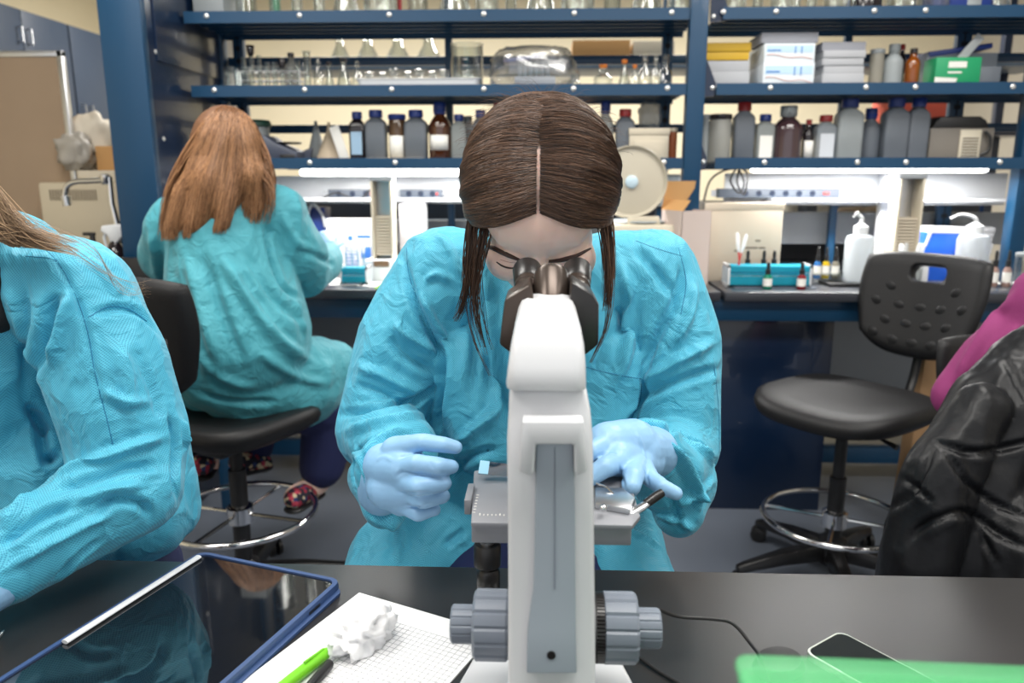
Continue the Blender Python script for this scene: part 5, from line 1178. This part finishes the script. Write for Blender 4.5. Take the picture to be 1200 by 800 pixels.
neck = Vector((HC.x+.0, 1.27, 1.22)); chest = Vector((HC.x+.005, 1.36, 1.05)); hip = Vector((HC.x+.01, 1.46, .68))
b.cap(h(0, .04, -.06), .055, neck, .062); b.chain([neck, chest, hip], [.07, .135, .15]); b.cap(shL+Vector((0, .03, -.02)), .06, shR+Vector((0, .03, -.02)), .06)
hdL, hdR = at(478, 560, .97), at(722, 540, .93)
for s_, e_, w_, hd in ((shL, elL, wrL, hdL), (shR, elR, wrR, hdR)): b.chain([s_, e_, w_, hd], [.052, .040, .028, .022])
kn = []
for sg in (-1, 1):
    k_ = Vector((HC.x+.16*sg, 1.12, .60)); a_ = k_+Vector((0, .12, -.40)); kn.append(k_)
    b.chain([hip+Vector((sg*.08, 0, -.04)), k_, a_, a_+Vector((0, -.12, -.05))], [.085, .06, .04, .035])
V, F = fuse(b, .0036, 3)
BV, BF_ = V, F
body = meshobj('body', V, F, M_skin, pw)
M_brow = mat('brow_hair', rgb(58, 38, 32), .6); 
def onface(pix, r_, name, m, off=0):
    P = raypts(V, F, pix)
    if len(P) > 2:
        k = len(P)-1; obj(name, MB().tube(P, [r_*(.35+.65*math.sin(PI*min(1, .15+.85*i/k))) for i in range(k+1)], 8, flat=.7), m, body, world=True)
onface([(571, 288), (582, 292), (596, 299), (613, 306)], .0052, 'eyebrow', M_brow); onface([(643, 306), (660, 304), (676, 299), (692, 291)], .0050, 'eyebrow', M_brow)
onface([(582, 307), (590, 312), (600, 314), (610, 312)], .0020, 'eyelashes', M_brow); onface([(652, 313), (664, 314), (676, 310)], .0014, 'eyelashes', M_brow)
onface([(586, 304), (596, 307), (608, 308)], .0006, 'eyelid_crease', mat('lid_shadow_skin', rgb(190, 135, 122), .5))
# ---- trousers
b = MB()
for sg, k_ in zip((-1, 1), kn):
    b.chain([hip+Vector((sg*.06, -.02, -.02)), k_+Vector((-sg*.05, 0, .0)), k_+Vector((0, .12, -.46))], [.10, .08, .055])
V2, F2 = fuse(b, .009, 3); meshobj('trousers', V2, F2, M_navy, pw)
# ---- gown
b = MB()
b.chain([neck+Vector((0, .02, -.03)), at(640, 380, 1.34), at(636, 470, 1.38), at(628, 585, 1.40)], [.075, .165, .165, .155])
b.cap(at(600, 330, 1.30), .08, shL, .082); b.cap(at(680, 330, 1.30), .08, shR, .082)
b.cap(shL, .083, at(478, 400, 1.27), .082); b.cap(at(478, 400, 1.27), .082, elL, .068); b.cap(elL, .068, at(470, 530, 1.10), .055); b.cap(at(470, 530, 1.10), .053, wrL+Vector((.0, .015, 0)), .044)
b.cap(shR, .083, at(785, 400, 1.27), .080); b.cap(at(785, 400, 1.27), .080, elR, .068); b.cap(elR, .068, at(780, 555, 1.10), .056); b.cap(at(780, 555, 1.10), .055, wrR+Vector((0.01, .02, 0)), .045)
b.cap(at(800, 560, 1.14), .05, at(797, 598, 1.09), .038); b.cap(at(438, 560, 1.14), .04, at(452, 590, 1.07), .034)
b.cap(at(560, 590, 1.36), .12, at(470, 655, 1.22), .085); b.cap(at(470, 655, 1.22), .085, at(452, 700, 1.15), .085)
b.cap(at(690, 590, 1.36), .12, at(735, 668, 1.22), .075); b.cap(at(735, 668, 1.22), .075, at(745, 710, 1.15), .075)
b.cap(at(555, 440, 1.30), .10, at(550, 540, 1.33), .11); b.cap(at(540, 420, 1.24), .05, at(575, 520, 1.22), .06); b.cap(at(720, 420, 1.24), .05, at(700, 520, 1.22), .06)
V, F = fuse(b, .0045, 6)
FL = [([(472, 300), (484, 345), (503, 385), (517, 412), (522, 450)], .011, -.012), ([(492, 340), (508, 380), (528, 410)], .012, .009), ([(498, 332), (512, 322), (533, 331)], .009, .006), ([(462, 378), (480, 395), (508, 412)], .011, .010), ([(455, 395), (478, 418), (510, 436)], .012, -.009),
      ([(400, 486), (440, 482), (480, 470), (512, 452)], .010, -.012), ([(405, 505), (450, 497), (495, 488)], .010, .007), ([(425, 545), (445, 520), (480, 505)], .008, .007), ([(415, 565), (425, 530), (450, 508)], .008, -.008), ([(418, 520), (432, 555), (440, 590)], .007, .006),
      ([(516, 420), (519, 470), (515, 510)], .012, -.014), ([(560, 300), (576, 360), (582, 440), (575, 520)], .013, .009), ([(548, 330), (556, 400), (552, 470)], .012, -.008), ([(600, 370), (606, 440)], .012, .007),
      ([(535, 520), (560, 500), (590, 470)], .012, .010), ([(525, 560), (550, 535), (585, 525)], .011, -.009),
      ([(722, 300), (738, 350), (734, 410), (722, 450)], .013, .010), ([(742, 290), (770, 320), (792, 352)], .012, -.008), ([(800, 310), (792, 350), (770, 395), (752, 440)], .012, -.012), ([(812, 330), (806, 370), (790, 405)], .012, .009),
      ([(752, 450), (790, 425), (838, 398)], .011, .009), ([(748, 468), (790, 448), (842, 430)], .011, -.009), ([(736, 496), (752, 470), (755, 440)], .010, -.013), ([(738, 500), (780, 505), (820, 525), (846, 552)], .009, -.012), ([(760, 508), (792, 535), (812, 570), (816, 605)], .009, .010),
      ([(778, 505), (810, 520), (838, 548)], .008, .009), ([(790, 590), (815, 575), (838, 560)], .008, .007), ([(770, 600), (800, 612), (818, 625)], .007, .006), ([(775, 560), (790, 590), (800, 625)], .007, -.007),
      ([(510, 272), (530, 300), (540, 330)], .012, .006), ([(435, 600), (480, 618), (540, 625)], .010, .008), ([(470, 612), (468, 640), (462, 662)], .009, .005), ([(520, 640), (545, 620)], .010, -.006), ([(712, 620), (750, 628), (790, 650)], .009, .006),
      ([(420, 430), (450, 440), (490, 462)], .012, .008), ([(415, 450), (445, 460), (485, 480)], .010, -.006)]
FL = [(p_, w_*.9, a_*1.55) for p_, w_, a_ in FL]; V = folds(V, F, FL, drape=.006, dscale=6.5, seed=1, direction=(1, 1, .5))
gown = meshobj('gown', V, F, G1, pw)
for pix in ([(476, 285), (480, 325), (496, 366), (512, 402)], [(795, 290), (804, 330), (798, 368)], [(687, 430), (718, 438), (752, 444)], [(752, 444), (750, 470), (740, 490)], [(745, 282), (772, 292), (800, 300)], [(836, 420), (842, 480), (843, 540)]): seam(V, F, pix, M_seam, 'seam', gown)
# ---- gloves
def hand(parts, vox=.0021, sm=9):
    b = MB()
    for P, R_ in parts: b.chain([Vector(p) for p in P], [q_*1.03 for q_ in R_], 20)
    return fuse(b, vox, sm)
def a3(*l): return [at(*q) for q in l]
L_ = [(a3((448, 575, 1.04), (452, 560, 1.02)), [.035, .034]), (a3((452, 545, 1.0), (478, 548, .965)), [.031, .027]), (a3((456, 570, .99), (484, 572, .965)), [.031, .024]), (a3((452, 560, 1.01), (470, 585, .985)), [.030, .022]),
      (a3((462, 526, .985), (496, 518, .955), (520, 521, .950), (534, 524, .955)), [.0170, .0115, .0100, .0086]),
      (a3((464, 548, .970), (490, 543, .935), (514, 546, .930), (529, 547, .94)), [.0165, .0120, .0110, .0092]),
      (a3((470, 562, .965), (492, 569, .925), (520, 566, .935), (514, 559, .96)), [.0150, .0130, .0105, .009]),
      (a3((472, 575, .97), (497, 586, .935), (519, 581, .945), (510, 572, .965)), [.0140, .0115, .0095, .0085]),
      (a3((470, 590, .975), (490, 602, .95), (509, 597, .955), (502, 588, .97)), [.0120, .0100, .0085, .0075])]
V3, F3 = hand(L_)
V3 = folds(V3, F3, [([(463, 560), (472, 553), (492, 556), (520, 556)], .003, -.0022), ([(464, 577), (482, 577), (512, 577)], .003, -.002), ([(475, 592), (492, 594), (508, 591)], .003, -.0018), ([(505, 540), (508, 550)], .0025, -.0012), ([(466, 536), (490, 532), (520, 533)], .003, -.002), ([(440, 540), (450, 535), (462, 540)], .004, .001)], drape=.0006, dscale=30)
meshobj('glove', V3, F3, M_glove, pw)
R2 = [(a3((765, 530, 1.04), (745, 528, .99)), [.036, .036]), (a3((742, 520, .99), (712, 520, .95)), [.034, .028]), (a3((740, 535, .985), (722, 538, .93)), [.031, .024]), (a3((755, 540, .99), (738, 545, .94)), [.028, .018]),
      (a3((712, 520, .94), (692, 530, .91), (672, 545, .90)), [.0150, .012, .010]),
      (a3((728, 538, .925), (708, 548, .885), (690, 560, .875)), [.0155, .0125, .0105]),
      (a3((744, 545, .935), (742, 560, .885), (740, 570, .872)), [.0155, .0128, .0115]),
      (a3((752, 548, .95), (762, 560, .91), (776, 570, .89), (792, 578, .885)), [.0150, .0110, .0100, .0082]),
      (a3((728, 548, .95), (722, 562, .93)), [.0140, .010])]
V4, F4 = hand(R2)
V4 = folds(V4, F4, [([(725, 545), (730, 560), (733, 575)], .003, -.0022), ([(752, 545), (758, 560), (762, 572)], .003, -.0018), ([(698, 536), (715, 530), (725, 532)], .003, -.0022), ([(745, 505), (752, 520), (756, 540)], .004, .0015)], drape=.0006, dscale=30)
meshobj('glove', V4, F4, M_glove, pw)
cf = at(768, 536, 1.03)
# ---- hair
MH = hair_mat('dark_brown_hair', rgb(38, 26, 22), rgb(112, 82, 62)); MHb = mat('dark_brown_scalp_hair', rgb(46, 33, 28), .5, bump=.6, bscale=180)
RS = Vector((.081, .096, .085)); RC = Vector((0, .013, .034))
def lerp3(a, A0, A1, A2): return A0.lerp(A1, a*2) if a < .5 else A1.lerp(A2, a*2-1)
def hairpt(sg, a, s, off=0):
    th = math.radians(26+150*a); d0 = Vector((sg*(.010 if a < .34 else .010-.12*min(1, (a-.34)*5)), -math.cos(th), math.sin(th)))
    dm = lerp3(a, Vector((sg*.84, -.80, .16)), Vector((sg*1.1, .15, .5)), Vector((sg*.75, .75, -.1)))
    d1 = lerp3(a, Vector((sg*.98, -.12, -.60)), Vector((sg*.92, .40, -.46)), Vector((sg*.45, .82, -.5)))
    d = (d0*(1-s)**2+dm*2*s*(1-s)+d1*s*s).normalized()
    R_ = 1/math.sqrt((d.x/RS.x)**2+(d.y/RS.y)**2+(d.z/RS.z)**2)
    t = min(1, s/.30+(0 if a < .34 else min(1, (a-.34)*6))); th_ = .0145*(t*t*(3-2*t))+.0015+.006*math.sin(PI*min(1, s))*(1-a*.5)+.0035*t*noise.noise(Vector((a*16+sg*7, s*2.2, 3)))
    return h(*(RC+d*(R_+th_+off)))
for sg in (-1, 1):
    b = MB(); NA, NS = 40, 26; rows = []
    for k, off in ((0, 0), (1, -.006)):
        for i in range(NA+1):
            for j in range(NS+1): b.v.append(tuple(hairpt(sg, i/NA, .008+.992*j/NS, off)))
    id_ = lambda k, i, j: k*(NA+1)*(NS+1)+i*(NS+1)+j
    for i in range(NA):
        for j in range(NS):
            b.f.append((id_(0, i, j), id_(0, i+1, j), id_(0, i+1, j+1), id_(0, i, j+1))); b.f.append((id_(1, i, j), id_(1, i, j+1), id_(1, i+1, j+1), id_(1, i+1, j)))
    for i in range(NA): b.f.append((id_(0, i, NS), id_(0, i+1, NS), id_(1, i+1, NS), id_(1, i, NS)))
    for j in range(NS): b.f.append((id_(0, 0, j), id_(0, 0, j+1), id_(1, 0, j+1), id_(1, 0, j)))
    b.mi = [0]*len(b.f); hb = obj('hair', b, MHb, pw, world=True, angle=180)
    paths = []
    for q in range(4200):
        a = random.random()**1.1; s0 = random.random()**1.6*.5; s1 = min(1, s0+.25+.7*random.random()); off = .0005+.0028*random.random(); dr = random.gauss(0, .02); P = []
        for k in range(11):
            s = s0+(s1-s0)*k/10; P.append(hairpt(sg, min(1, max(0, a+dr*k/10)), max(.002, s), off*min(1, .3+s*4)+.0014*math.sin(k*.9+q)*s))
        paths.append(P)
    strands(paths, .00036, MH, 'hair_strands', pw)
# flyaway hairs and loose locks
paths = []
for q in range(240):
    a = .38+.4*random.random(); sg = random.choice((-1, 1)); s = .03+.5*random.random(); p = hairpt(sg, a, s); dr = (hairpt(sg, a, s+.05)-p).normalized(); up = (p-h(0, .013, .034)).normalized()
    L_ = .01+.018*random.random(); paths.append([p+dr*L_*k/6+up*L_*.8*math.sin(k/6*1.8)+jit(.0006) for k in range(7)])
strands(paths, .00016, MH, 'flyaway_hairs', pw)
def lock(pix, spread0, spread1, n, name, r_=.0006, Ymin=0, short=.0):
    c = spline([at(*q) for q in pix], 5); paths = []
    for q in range(n):
        o0 = Vector((random.gauss(0, spread0), random.gauss(0, spread0*.6), 0)); o1 = Vector((random.gauss(0, spread1), random.gauss(0, spread1*.5), 0)); k1 = int(len(c)*(1-short*random.random()))
        ph = random.random()*6; paths.append([c[k]+o0.lerp(o1, k/len(c))+Vector((.002*math.sin(ph+k*.35), 0, 0)) for k in range(max(4, k1))])
    strands(paths, r_, MH, name, pw)
lock([(562, 235, 1.085), (555, 265, 1.08), (551, 295, 1.07), (548, 330, 1.07), (541, 362, 1.08), (532, 380, 1.09)], .006, .0045, 170, 'loose_lock', short=.5)
lock([(572, 245, 1.07), (567, 275, 1.06), (560, 310, 1.06), (556, 345, 1.07), (560, 380, 1.08), (572, 425, 1.10)], .006, .003, 90, 'loose_lock', short=.6)
lock([(548, 300, 1.08), (547, 350, 1.08), (556, 400, 1.09), (574, 440, 1.10)], .003, .0006, 6, 'loose_lock', .0004)
lock([(562, 290, 1.07), (563, 340, 1.08), (570, 385, 1.09), (577, 410, 1.10)], .003, .0006, 6, 'loose_lock', .0004)
lock([(702, 235, 1.085), (709, 262, 1.08), (713, 300, 1.07), (712, 340, 1.07), (708, 370, 1.08)], .006, .0045, 150, 'loose_lock', short=.45)
lock([(714, 280, 1.08), (715, 340, 1.08), (710, 385, 1.09), (692, 425, 1.09)], .003, .001, 14, 'loose_lock', .0004)
# ---------------------------------------------------------------- foreground person at the left edge
pl = empty('person', (-.85, 1.15, .55), label='person in a blue gown cut off by the left edge, forearm on the table', cat='person')
b = MB(); hx = at(-165, 185, 1.02)
b.ell(hx, (.075, .095, .115)); b.cap(hx, .05, at(-30, 330, 1.1), .07); b.chain([at(-40, 360, 1.15), at(-50, 620, 1.25)], [.12, .14]); b.chain(a3((60, 340, 1.08), (140, 550, 1.0), (60, 622, .92), (-30, 680, .84)), [.05, .04, .03, .024]); b.chain(a3((-160, 330, 1.08), (-260, 550, 1.0), (-200, 655, .86)), [.055, .045, .032])
for dx in (0, -150): b.chain([at(60+dx, 690, 1.3), at(40+dx, 760, 1.06), at(40+dx, 760, 1.06)+Vector((0, .05, -.42)), at(40+dx, 760, 1.06)+Vector((0, -.1, -.44))], [.08, .06, .04, .035])
V5, F5 = fuse(b, .008, 3); meshobj('body', V5, F5, M_skin, pl)
b = MB(); b.chain([at(100, 668, 1.34), at(150, 668, 1.24), at(140, 745, 1.10), at(140, 745, 1.10)+Vector((0, .06, -.4))], [.105, .092, .08, .05]); b.chain([at(0, 660, 1.34), at(-60, 700, 1.16)], [.1, .085])
V5, F5 = fuse(b, .007, 4); V5 = folds(V5, F5, [([(225, 605), (232, 630), (236, 655)], .012, .005), ([(215, 615), (225, 640)], .01, -.005)], drape=.003, dscale=9); meshobj('trousers', V5, F5, M_navy, pl)
b = MB(); b.chain(a3((-30, 300, 1.02), (-14, 330, 1.0), (-6, 360, 1.0)), [.038, .042, .036]); V5, F5 = fuse(b, .005, 3); meshobj('collar', V5, F5, mat('black_knit', (.010, .010, .012), .9, bump=.5, bscale=200), pl)
b = MB()
b.chain(a3((-10, 350, 1.10), (-20, 470, 1.12), (-10, 600, 1.15)), [.135, .15, .155]); b.cap(at(20, 330, 1.06), .075, at(85, 345, 1.05), .078)
b.chain(a3((88, 350, 1.05), (125, 430, 1.04), (148, 510, 1.03), (150, 562, 1.01)), [.080, .082, .082, .076]); b.chain(a3((150, 565, 1.0), (80, 610, .93), (15, 650, .88), (-30, 675, .84)), [.074, .060, .055, .048])
b.chain(a3((188, 500, 1.26), (192, 560, 1.24), (195, 598, 1.22)), [.04, .055, .052]); b.chain(a3((140, 540, 1.22), (165, 605, 1.18)), [.09, .075]); b.cap(at(60, 540, 1.12), .12, at(80, 600, 1.14), .11)
V5, F5 = fuse(b, .004, 6)
FL = [([(55, 290), (80, 330), (100, 380), (112, 440), (130, 510)], .006, -.003), ([(28, 330), (30, 400), (28, 460)], .012, -.007), ([(70, 340), (55, 390), (42, 440)], .013, -.011), ([(85, 335), (72, 380), (60, 430)], .012, .009), ([(105, 370), (135, 362), (160, 368), (185, 395)], .009, -.006),
      ([(30, 470), (45, 490), (60, 500), (100, 505)], .012, -.010), ([(52, 540), (90, 520), (130, 505), (175, 502)], .011, -.013), ([(60, 560), (110, 540), (165, 520), (195, 512)], .010, .009), ([(55, 580), (110, 560), (150, 548), (190, 545)], .010, -.009), ([(85, 590), (125, 575), (170, 566)], .009, .008),
      ([(110, 600), (135, 585), (165, 590), (175, 605)], .009, -.010), ([(0, 640), (40, 612), (90, 590)], .010, -.010), ([(10, 665), (50, 640), (100, 615), (135, 600)], .009, .008), ([(60, 680), (90, 650), (120, 630)], .008, -.007), ([(0, 620), (30, 590), (55, 550)], .012, .010), ([(45, 480), (50, 520), (60, 550)], .012, -.014),
      ([(200, 480), (206, 520), (205, 570), (218, 620)], .010, -.012), ([(212, 490), (222, 540), (232, 590)], .008, .006), ([(140, 400), (150, 450), (160, 500)], .014, .005), ([(165, 420), (180, 460), (192, 500)], .012, -.005), ([(100, 300), (130, 330), (140, 350)], .012, .005), ([(120, 455), (145, 470), (180, 470)], .010, .006)]
FL = [(p_, w_*.9, a_*1.45) for p_, w_, a_ in FL]; V5 = folds(V5, F5, FL, drape=.006, dscale=8, seed=12, direction=(1, 1, .6)); gl2 = meshobj('gown', V5, F5, G1, pl)
for pix in ([(45, 285), (70, 310), (90, 350), (103, 390), (112, 440), (125, 490), (132, 520)], [(103, 372), (125, 360), (150, 362), (172, 376)], [(30, 300), (62, 304), (75, 318)]): seam(V5, F5, pix, M_seam, 'seam', gl2)
V6, F6 = hand([(a3((-10, 684, .84), (-45, 705, .80)), [.034, .032]), (a3((-45, 700, .80), (-90, 720, .77)), [.012, .009]), (a3((-45, 712, .79), (-88, 735, .76)), [.012, .009]), (a3((-40, 722, .79), (-70, 748, .76)), [.011, .008]), (a3((-40, 695, .80), (-85, 700, .77)), [.012, .009]), (a3((-25, 718, .80), (-45, 745, .77)), [.012, .009])])
meshobj('glove', V6, F6, M_glove, pl)
MHB = hair_mat('ash_blonde_hair', rgb(96, 74, 56), rgb(190, 158, 122)); paths = []
b = MB(); b.ell(hx+Vector((0, .02, .02)), (.092, .11, .12)); b.cap(hx+Vector((.05, .0, 0)), .06, at(-28, 262, .99), .035)
V6, F6 = fuse(b, .006, 3); meshobj('hair', V6, F6, mat('ash_hair_base', rgb(120, 94, 70), .6, bump=.5, bscale=120), pl)
for q in range(650):
    y0 = 190+random.random()*80; x1 = 25+random.random()**2*70; t_ = random.random(); Yb = 1.0-.03*random.random()
    P = spline(a3((-60, y0-20, Yb), (-18, y0+8, Yb-.02), (x1*.45, 236+y0*.12+t_*22, Yb-.02), (x1, 262+t_*18+x1*.22, Yb-.01)), 4); paths.append(P)
strands(paths, .00045, MHB, 'hair_strands', pl)
paths = []
for q in range(26):
    t_ = random.random(); paths.append(spline(a3((5, 240+20*t_, .95), (60, 262+22*t_, .94), (110, 285+35*t_, .94), (135+25*t_, 330+20*random.random(), .95), (160+20*random.random(), 345+15*random.random()-25*t_, .96)), 5))
strands(paths, .00016, MHB, 'flyaway_hairs', pl)
# ---------------------------------------------------------------- person at the rear bench, seen from behind
YB = 2.2
pb = empty('person', (CH2[0], 2.25, .5), label='person with long auburn hair seen from behind, in a blue gown at the rear bench', cat='person')
hb = at(268, 180, 2.22)
b = MB(); b.ell(hb, (.078, .098, .115), R=Rz(-.4)); b.cap(hb+Vector((0, 0, -.05)), .05, at(275, 240, 2.25), .065); b.chain(a3((275, 270, 2.27), (285, 340, 2.25), (290, 430, 2.2)), [.13, .13, .145])
b.chain([at(325, 262, 2.28), at(356, 318, 2.40), at(378, 306, 2.60), at(384, 294, 2.70)], [.045, .035, .025, .02]); b.chain([at(212, 266, 2.27), at(200, 300, 2.36), at(225, 338, 2.5)], [.05, .038, .03])
lk = [at(265, 500, 2.62), at(395, 482, 2.48)]
b.chain([at(280, 455, 2.25), at(305, 470, 2.55), at(300, 540, 2.55), at(290, 545, 2.45)], [.09, .07, .04, .035]); b.chain([at(300, 455, 2.25), at(392, 475, 2.42), at(372, 565, 2.38), at(345, 582, 2.30)], [.09, .07, .042, .035])
b.chain([at(240, 500, 2.3), at(245, 545, 2.2)], [.05, .03])
V7, F7 = fuse(b, .007, 3); meshobj('body', V7, F7, M_skin, pb)
b = MB(); b.chain(a3((300, 458, 2.25), (390, 478, 2.42), (378, 545, 2.38)), [.11, .098, .074]); b.chain(a3((280, 458, 2.25), (300, 478, 2.52), (300, 522, 2.52)), [.11, .09, .06]); b.cap(at(240, 492, 2.3), .055, at(243, 520, 2.22), .045)
V7, F7 = fuse(b, .008, 3); V7 = folds(V7, F7, [], drape=.004, dscale=7); meshobj('trousers', V7, F7, M_navy, pb)
b = MB()
b.chain(a3((262, 262, 2.25), (272, 330, 2.23), (285, 395, 2.20)), [.155, .185, .20]); b.cap(at(212, 262, 2.26), .085, at(325, 252, 2.27), .085); b.cap(at(205, 270, 2.26), .085, at(192, 300, 2.36), .07); b.cap(at(192, 300, 2.36), .07, at(225, 340, 2.5), .06)
b.chain(a3((325, 258, 2.27), (348, 295, 2.32), (358, 318, 2.40)), [.085, .085, .078]); b.chain(a3((358, 318, 2.40), (380, 308, 2.56), (385, 300, 2.66)), [.076, .056, .042])
b.chain(a3((262, 420, 2.18), (300, 445, 2.22), (352, 452, 2.30)), [.16, .15, .13]); b.cap(at(352, 440, 2.30), .13, at(388, 430, 2.42), .09); b.cap(at(240, 455, 2.2), .07, at(300, 470, 2.16), .045); b.cap(at(350, 462, 2.30), .07, at(380, 470, 2.38), .055)
V7, F7 = fuse(b, .0065, 6)
FL = [([(215, 290), (240, 370), (262, 440)], .022, .012), ([(235, 290), (262, 370), (285, 430)], .020, -.014), ([(205, 320), (222, 390), (235, 450)], .020, -.012), ([(255, 290), (290, 350), (330, 400), (370, 425)], .020, .014), ([(285, 290), (320, 350), (365, 385)], .018, -.010),
      ([(312, 260), (318, 300), (335, 340), (362, 352)], .014, -.016), ([(330, 245), (345, 280), (370, 300)], .016, .008), ([(350, 290), (370, 300), (392, 312)], .014, -.008), ([(230, 455), (270, 468), (330, 470)], .014, -.010), ([(300, 410), (345, 440), (385, 450)], .018, .010), ([(340, 350), (360, 390), (400, 420)], .016, .010), ([(220, 400), (260, 440), (300, 455)], .018, .008), ([(180, 270), (185, 320), (200, 380)], .018, .010)]
FL = [(p_, w_, a_*1.3) for p_, w_, a_ in FL]; V7 = folds(V7, F7, FL, drape=.008, dscale=5, seed=20, direction=(1.2, 1.2, .4)); gb = meshobj('gown', V7, F7, G2, pb)
# glove and shoes
V7, F7 = hand([(a3((385, 292, 2.68), (380, 280, 2.74)), [.035, .03]), (a3((380, 280, 2.74), (385, 272, 2.80)), [.012, .01]), (a3((388, 284, 2.74), (394, 276, 2.80)), [.012, .01]), (a3((392, 290, 2.74), (400, 285, 2.80)), [.012, .01]), (a3((376, 284, 2.74), (376, 274, 2.79)), [.012, .01]), (a3((384, 292, 2.72), (396, 297, 2.77)), [.012, .01])], .005, 2); meshobj('glove', V7, F7, M_glove, pb)
M_flor = mat('floral_print', rgb(150, 60, 70), .7, var=.9, vscale=60)
def floral():
    m = bpy.data.materials.new('floral_canvas'); m.use_nodes = True; nt = m.node_tree; p = nt.nodes['Principled BSDF']
    tc = nt.nodes.new('ShaderNodeTexCoord'); v = nt.nodes.new('ShaderNodeTexVoronoi'); v.inputs['Scale'].default_value = 75; cr = nt.nodes.new('ShaderNodeValToRGB'); cr.color_ramp.interpolation = 'CONSTANT'
    sp = nt.nodes.new('ShaderNodeSeparateColor'); nt.links.new(tc.outputs['Object'], v.inputs['Vector']); nt.links.new(v.outputs['Color'], sp.inputs[0]); nt.links.new(sp.outputs[0], cr.inputs[0]); nt.links.new(cr.outputs[0], p.inputs['Base Color'])
    e_ = cr.color_ramp.elements; e_[0].color = (*rgb(30, 30, 44), 1); e_[1].position = .5; e_[1].color = (*rgb(150, 40, 60), 1)
    for q_, c_ in ((.65, rgb(214, 196, 160)), (.8, rgb(40, 60, 110)), (.9, rgb(200, 70, 90))): x_ = e_.new(q_); x_.color = (*c_, 1)
    p.inputs['Roughness'].default_value = .8; return m
M_fl = floral()
def shoe(p0, p1, par):
    p0 = Vector(p0); p1 = Vector(p1); m_ = p0.lerp(p1, .5); b = MB(); b.cap(p0, .036, p1, .034); b.cap(p0.lerp(p1, .3), .037, p1, .032)
    V, F = fuse(b, .005, 3); V[:, 2] = np.maximum(V[:, 2], min(p0.z, p1.z)-.03); s = meshobj('shoe', V, F, M_fl, par)
    b = MB(); b.cap(p0+Vector((0, 0, -.028)), .038, p1+Vector((0, 0, -.028)), .036); V, F = fuse(b, .005, 2); z_ = V[:, 2].mean(); V[:, 2] = z_+(V[:, 2]-z_)*.35; q = meshobj('sole', V, F, M_black, par); return s
shoe(at(368, 572, 2.38), at(345, 584, 2.26), pb); shoe(at(280, 540, 2.42), at(308, 543, 2.5), pb); shoe(at(243, 538, 2.24), at(236, 545, 2.14), pb)
# auburn hair
MA = hair_mat('auburn_hair', rgb(92, 60, 38), rgb(186, 138, 98)); b = MB()
b.ell(hb+Vector((0, -.005, .012)), (.100, .112, .122)); b.chain([hb+Vector((0, -.02, -.02)), at(255, 215, 2.16), at(232, 262, 2.13)], [.10, .085, .045]); b.chain([hb+Vector((-.02, -.02, -.02)), at(222, 225, 2.15), at(204, 268, 2.13)], [.08, .05, .03]); b.chain([hb+Vector((.03, -.01, -.03)), at(290, 205, 2.17), at(300, 232, 2.17)], [.075, .05, .022]); b.chain([hb+Vector((.03, -.01, -.03)), at(262, 225, 2.12), at(262, 262, 2.10)], [.06, .04, .02])
V8, F8 = fuse(b, .006, 4); V8 = folds(V8, F8, [([(240, 150), (215, 215), (205, 270)], .02, .008), ([(262, 150), (245, 215), (235, 275)], .02, .008), ([(285, 155), (295, 205), (305, 240)], .02, .006), ([(270, 160), (268, 210), (262, 260)], .015, -.006)])
meshobj('hair', V8, F8, mat('auburn_base', rgb(112, 76, 50), .6, bump=.6, bscale=90), pb)
bv = BVHTree.FromPolygons([Vector(v) for v in V8], F8); paths = []
for q in range(2600):
    u = random.random(); x0 = 236+62*u; y0 = 123+22*(u-.5)**2*4+60*random.random()**1.5; 
    if u < .68: x1, y1 = 190+72*u/.68+random.gauss(0, 3), 268+16*random.random()-10*(u/.68)
    else: x1, y1 = 268+48*(u-.68)/.32+random.gauss(0, 3), 225+38*random.random()
    bow = -14*(1-u*2) if u < .5 else 12*(u-.5)*2; P = []
    for k in range(12):
        t_ = k/11; x = x0+(x1-x0)*t_+bow*math.sin(PI*t_)+.8*math.sin(k+q); y = y0+(y1-y0)*t_
        hit = bv.ray_cast(Vector((0, 0, CAMZ)), ray(x, y).normalized())
        Y_ = hit[0].y-.002-.003*((q*7) % 5)/5 if hit[0] is not None else (P[-1].y if P else None)
        if Y_ is None: continue
        if P and abs(Y_-P[-1].y) > .03: Y_ = P[-1].y+.002
        P.append(at(x, y, Y_))
    if len(P) > 4: paths.append(P)
strands(paths, .0011, MA, 'hair_strands', pb)
